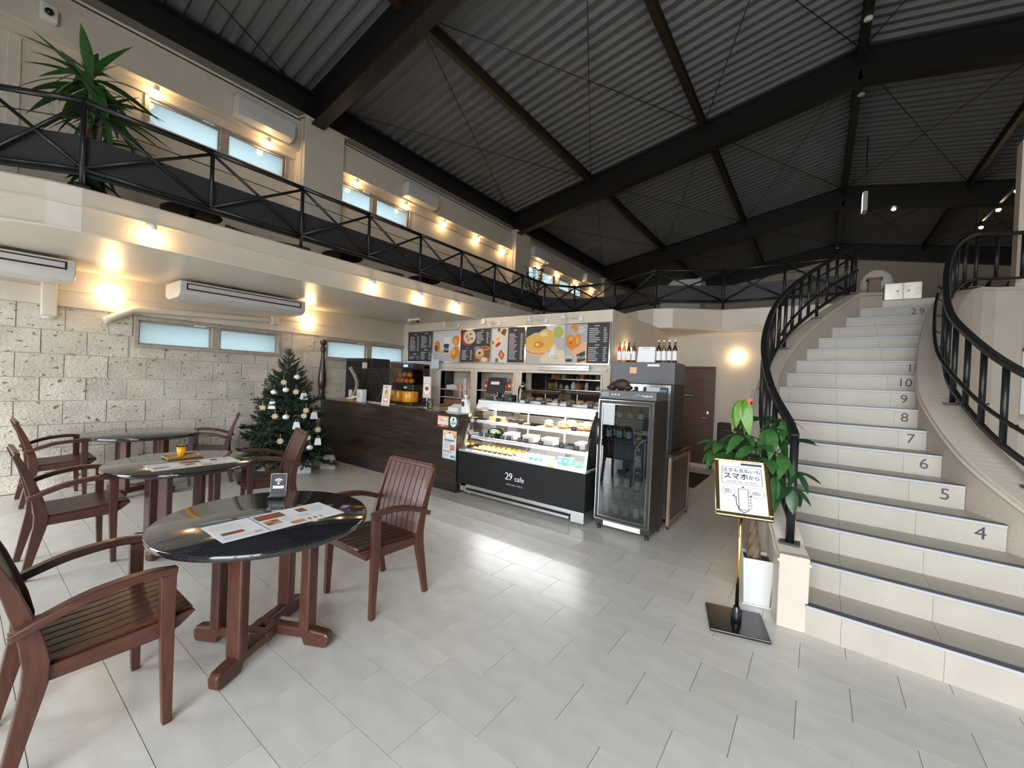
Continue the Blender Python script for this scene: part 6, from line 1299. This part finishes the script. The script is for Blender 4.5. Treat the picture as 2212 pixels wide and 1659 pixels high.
leafy_plant('leafy_shrub', 'dark green leafy plant at the top of the stairs behind the railing', (1.95, 10.2, 3.101), .18, .12, black_m, False, [(0, 0, .35, 16, 1), (.25, .1, .3, 14, 1), (-.15, .2, .35, 14, 1), (.45, 0, .25, 12, .9)], .32, .22, green4, 8, .6)
# upper hall furniture
t = thing('silver_locker', 'silver two-door cabinet standing at the top of the stairs', 'cabinet', (1.1, 10.1, 3.101)); lk = pm('silver_leaf', (.62, .57, .48), .3, .6, noise=.4, nscale=6)
MB().bb(.90, 1.40, 10.0, 10.4, 3.101, 3.60).build('cabinet_body', lk, t, bevel=.006)
for a, b, c, d in ((.91, 1.145, 3.30, 3.59), (1.155, 1.39, 3.30, 3.59), (.91, 1.145, 3.11, 3.29), (1.155, 1.39, 3.11, 3.29)): dd = MB().bb(a, b, 9.985, 9.999, c, d).build('cabinet_door', lk, t, bevel=.004); MB().ball(((a+b)/2+(.05 if a < 1 else -.05), 9.975, (c+d)/2), .014, 8, 6).build('knob', chrome, dd)
t = thing('wooden_post', 'square brown wooden pedestal beside the silver cabinet', 'pedestal', (.74, 9.9, 3.101)); MB().bb(.66, .84, 9.8, 9.98, 3.101, 3.66).build('post_body', pm('brown_veneer', (.22, .14, .08), .5, noise=.4), t, bevel=.006); MB().bb(.64, .86, 9.78, 10.0, 3.66, 3.69).build('post_cap', MATS['brown_veneer'], t)
t = thing('shell_ornament', 'large pale shell-shaped ornament behind the stair top', 'ornament', (.85, 10.8, 3.101)); MB().ball((.85, 10.8, 3.75), (.26, .08, .30), 18, 12).build('shell', pm('pearl', (.75, .70, .60), .3), t); MB().bb(.70, 1.0, 10.7, 10.9, 3.101, 3.50).build('shell_stand', MATS['brown_veneer'], t)
for i, (x0, x1, y, z1, lab) in enumerate(((-3.7, -2.65, 12.0, 4.55, 'pale covered display case in the upper hall behind the railing'), (-.9, -.4, 14, 4.5, 'small pale box in the upper hall near the stairs'))):
    t = thing('display_case', lab, 'case', ((x0+x1)/2, y, 3.101), group='pale cases in the upper hall'); MB().bb(x0, x1, y, y+.6, 3.101, z1-.3).build('case_base', pm('pale_case', (.55, .57, .58), .5) if 'pale_case' not in MATS else MATS['pale_case'], t); MB().prism([(x0, z1-.3), (x1, z1-.3), (x1, z1), (x0+.3, z1)], 'y', y, y+.6).build('case_top', MATS['pale_case'], t)
struct(MB().bb(2.15, 8.1, 8.75, 8.95, 3.1, 5.2).build('wall_upper', cream_block)); 
t = thing('wall_cupboard', 'white-framed cupboard with a dark top on the wall right of the stairs', 'cupboard', (2.6, 8.7, 1.3)); MB().bb(2.2, 3.2, 8.55, 8.899, 1.4, 2.26).build('cupboard_body', white_m, t, bevel=.01); MB().bb(2.12, 3.25, 8.50, 8.899, 2.265, 2.30).build('cupboard_top', dwood2, t); MB().bb(2.28, 2.7, 8.535, 8.549, 1.48, 2.18).build('cupboard_door', trim_m, t, bevel=.005)
t = thing('fire_alarm', 'red ringed fire alarm with a grey control box on the back wall', 'alarm', (-.92, 8.89, 1.3)); MB().bb(-1.0, -.84, 8.82, 8.899, 1.42, 1.62).build('control_box', ph['pale'], t, bevel=.006); MB().lathe([(.07, 0), (.07, .03), (.05, .04), (.045, .03), (.001, .03)], 18, (-.95, 8.895, 1.33), Matrix.Rotation(R(90), 3, 'X')).build('alarm_ring', emis('alarm_red', (1, .05, .04), 1.2), t); MB().lathe([(.045, .032), (.03, .045), (.001, .047)], 14, (-.95, 8.893, 1.33), Matrix.Rotation(R(90), 3, 'X')).build('alarm_button', black_m, t)
t = thing('waiting_bench', 'dark high-backed bench against the back wall beside the door', 'bench', (-1.2, 8.5, 0)); bm_ = pm('dark_weave', (.045, .030, .030), .7, noise=.3, nscale=60); MB().bb(-1.52, -.85, 8.45, 8.86, .25, .42).build('seat', bm_, t, bevel=.03); MB().bb(-1.52, -.85, 8.74, 8.87, .42, .93).build('backrest', bm_, t, bevel=.03)
for x in (-1.47, -.90):
    for y in (8.5, 8.8): MB().tube([(x, y, 0), (x, y, .26)], .02, 8).build('leg', black_m, t)
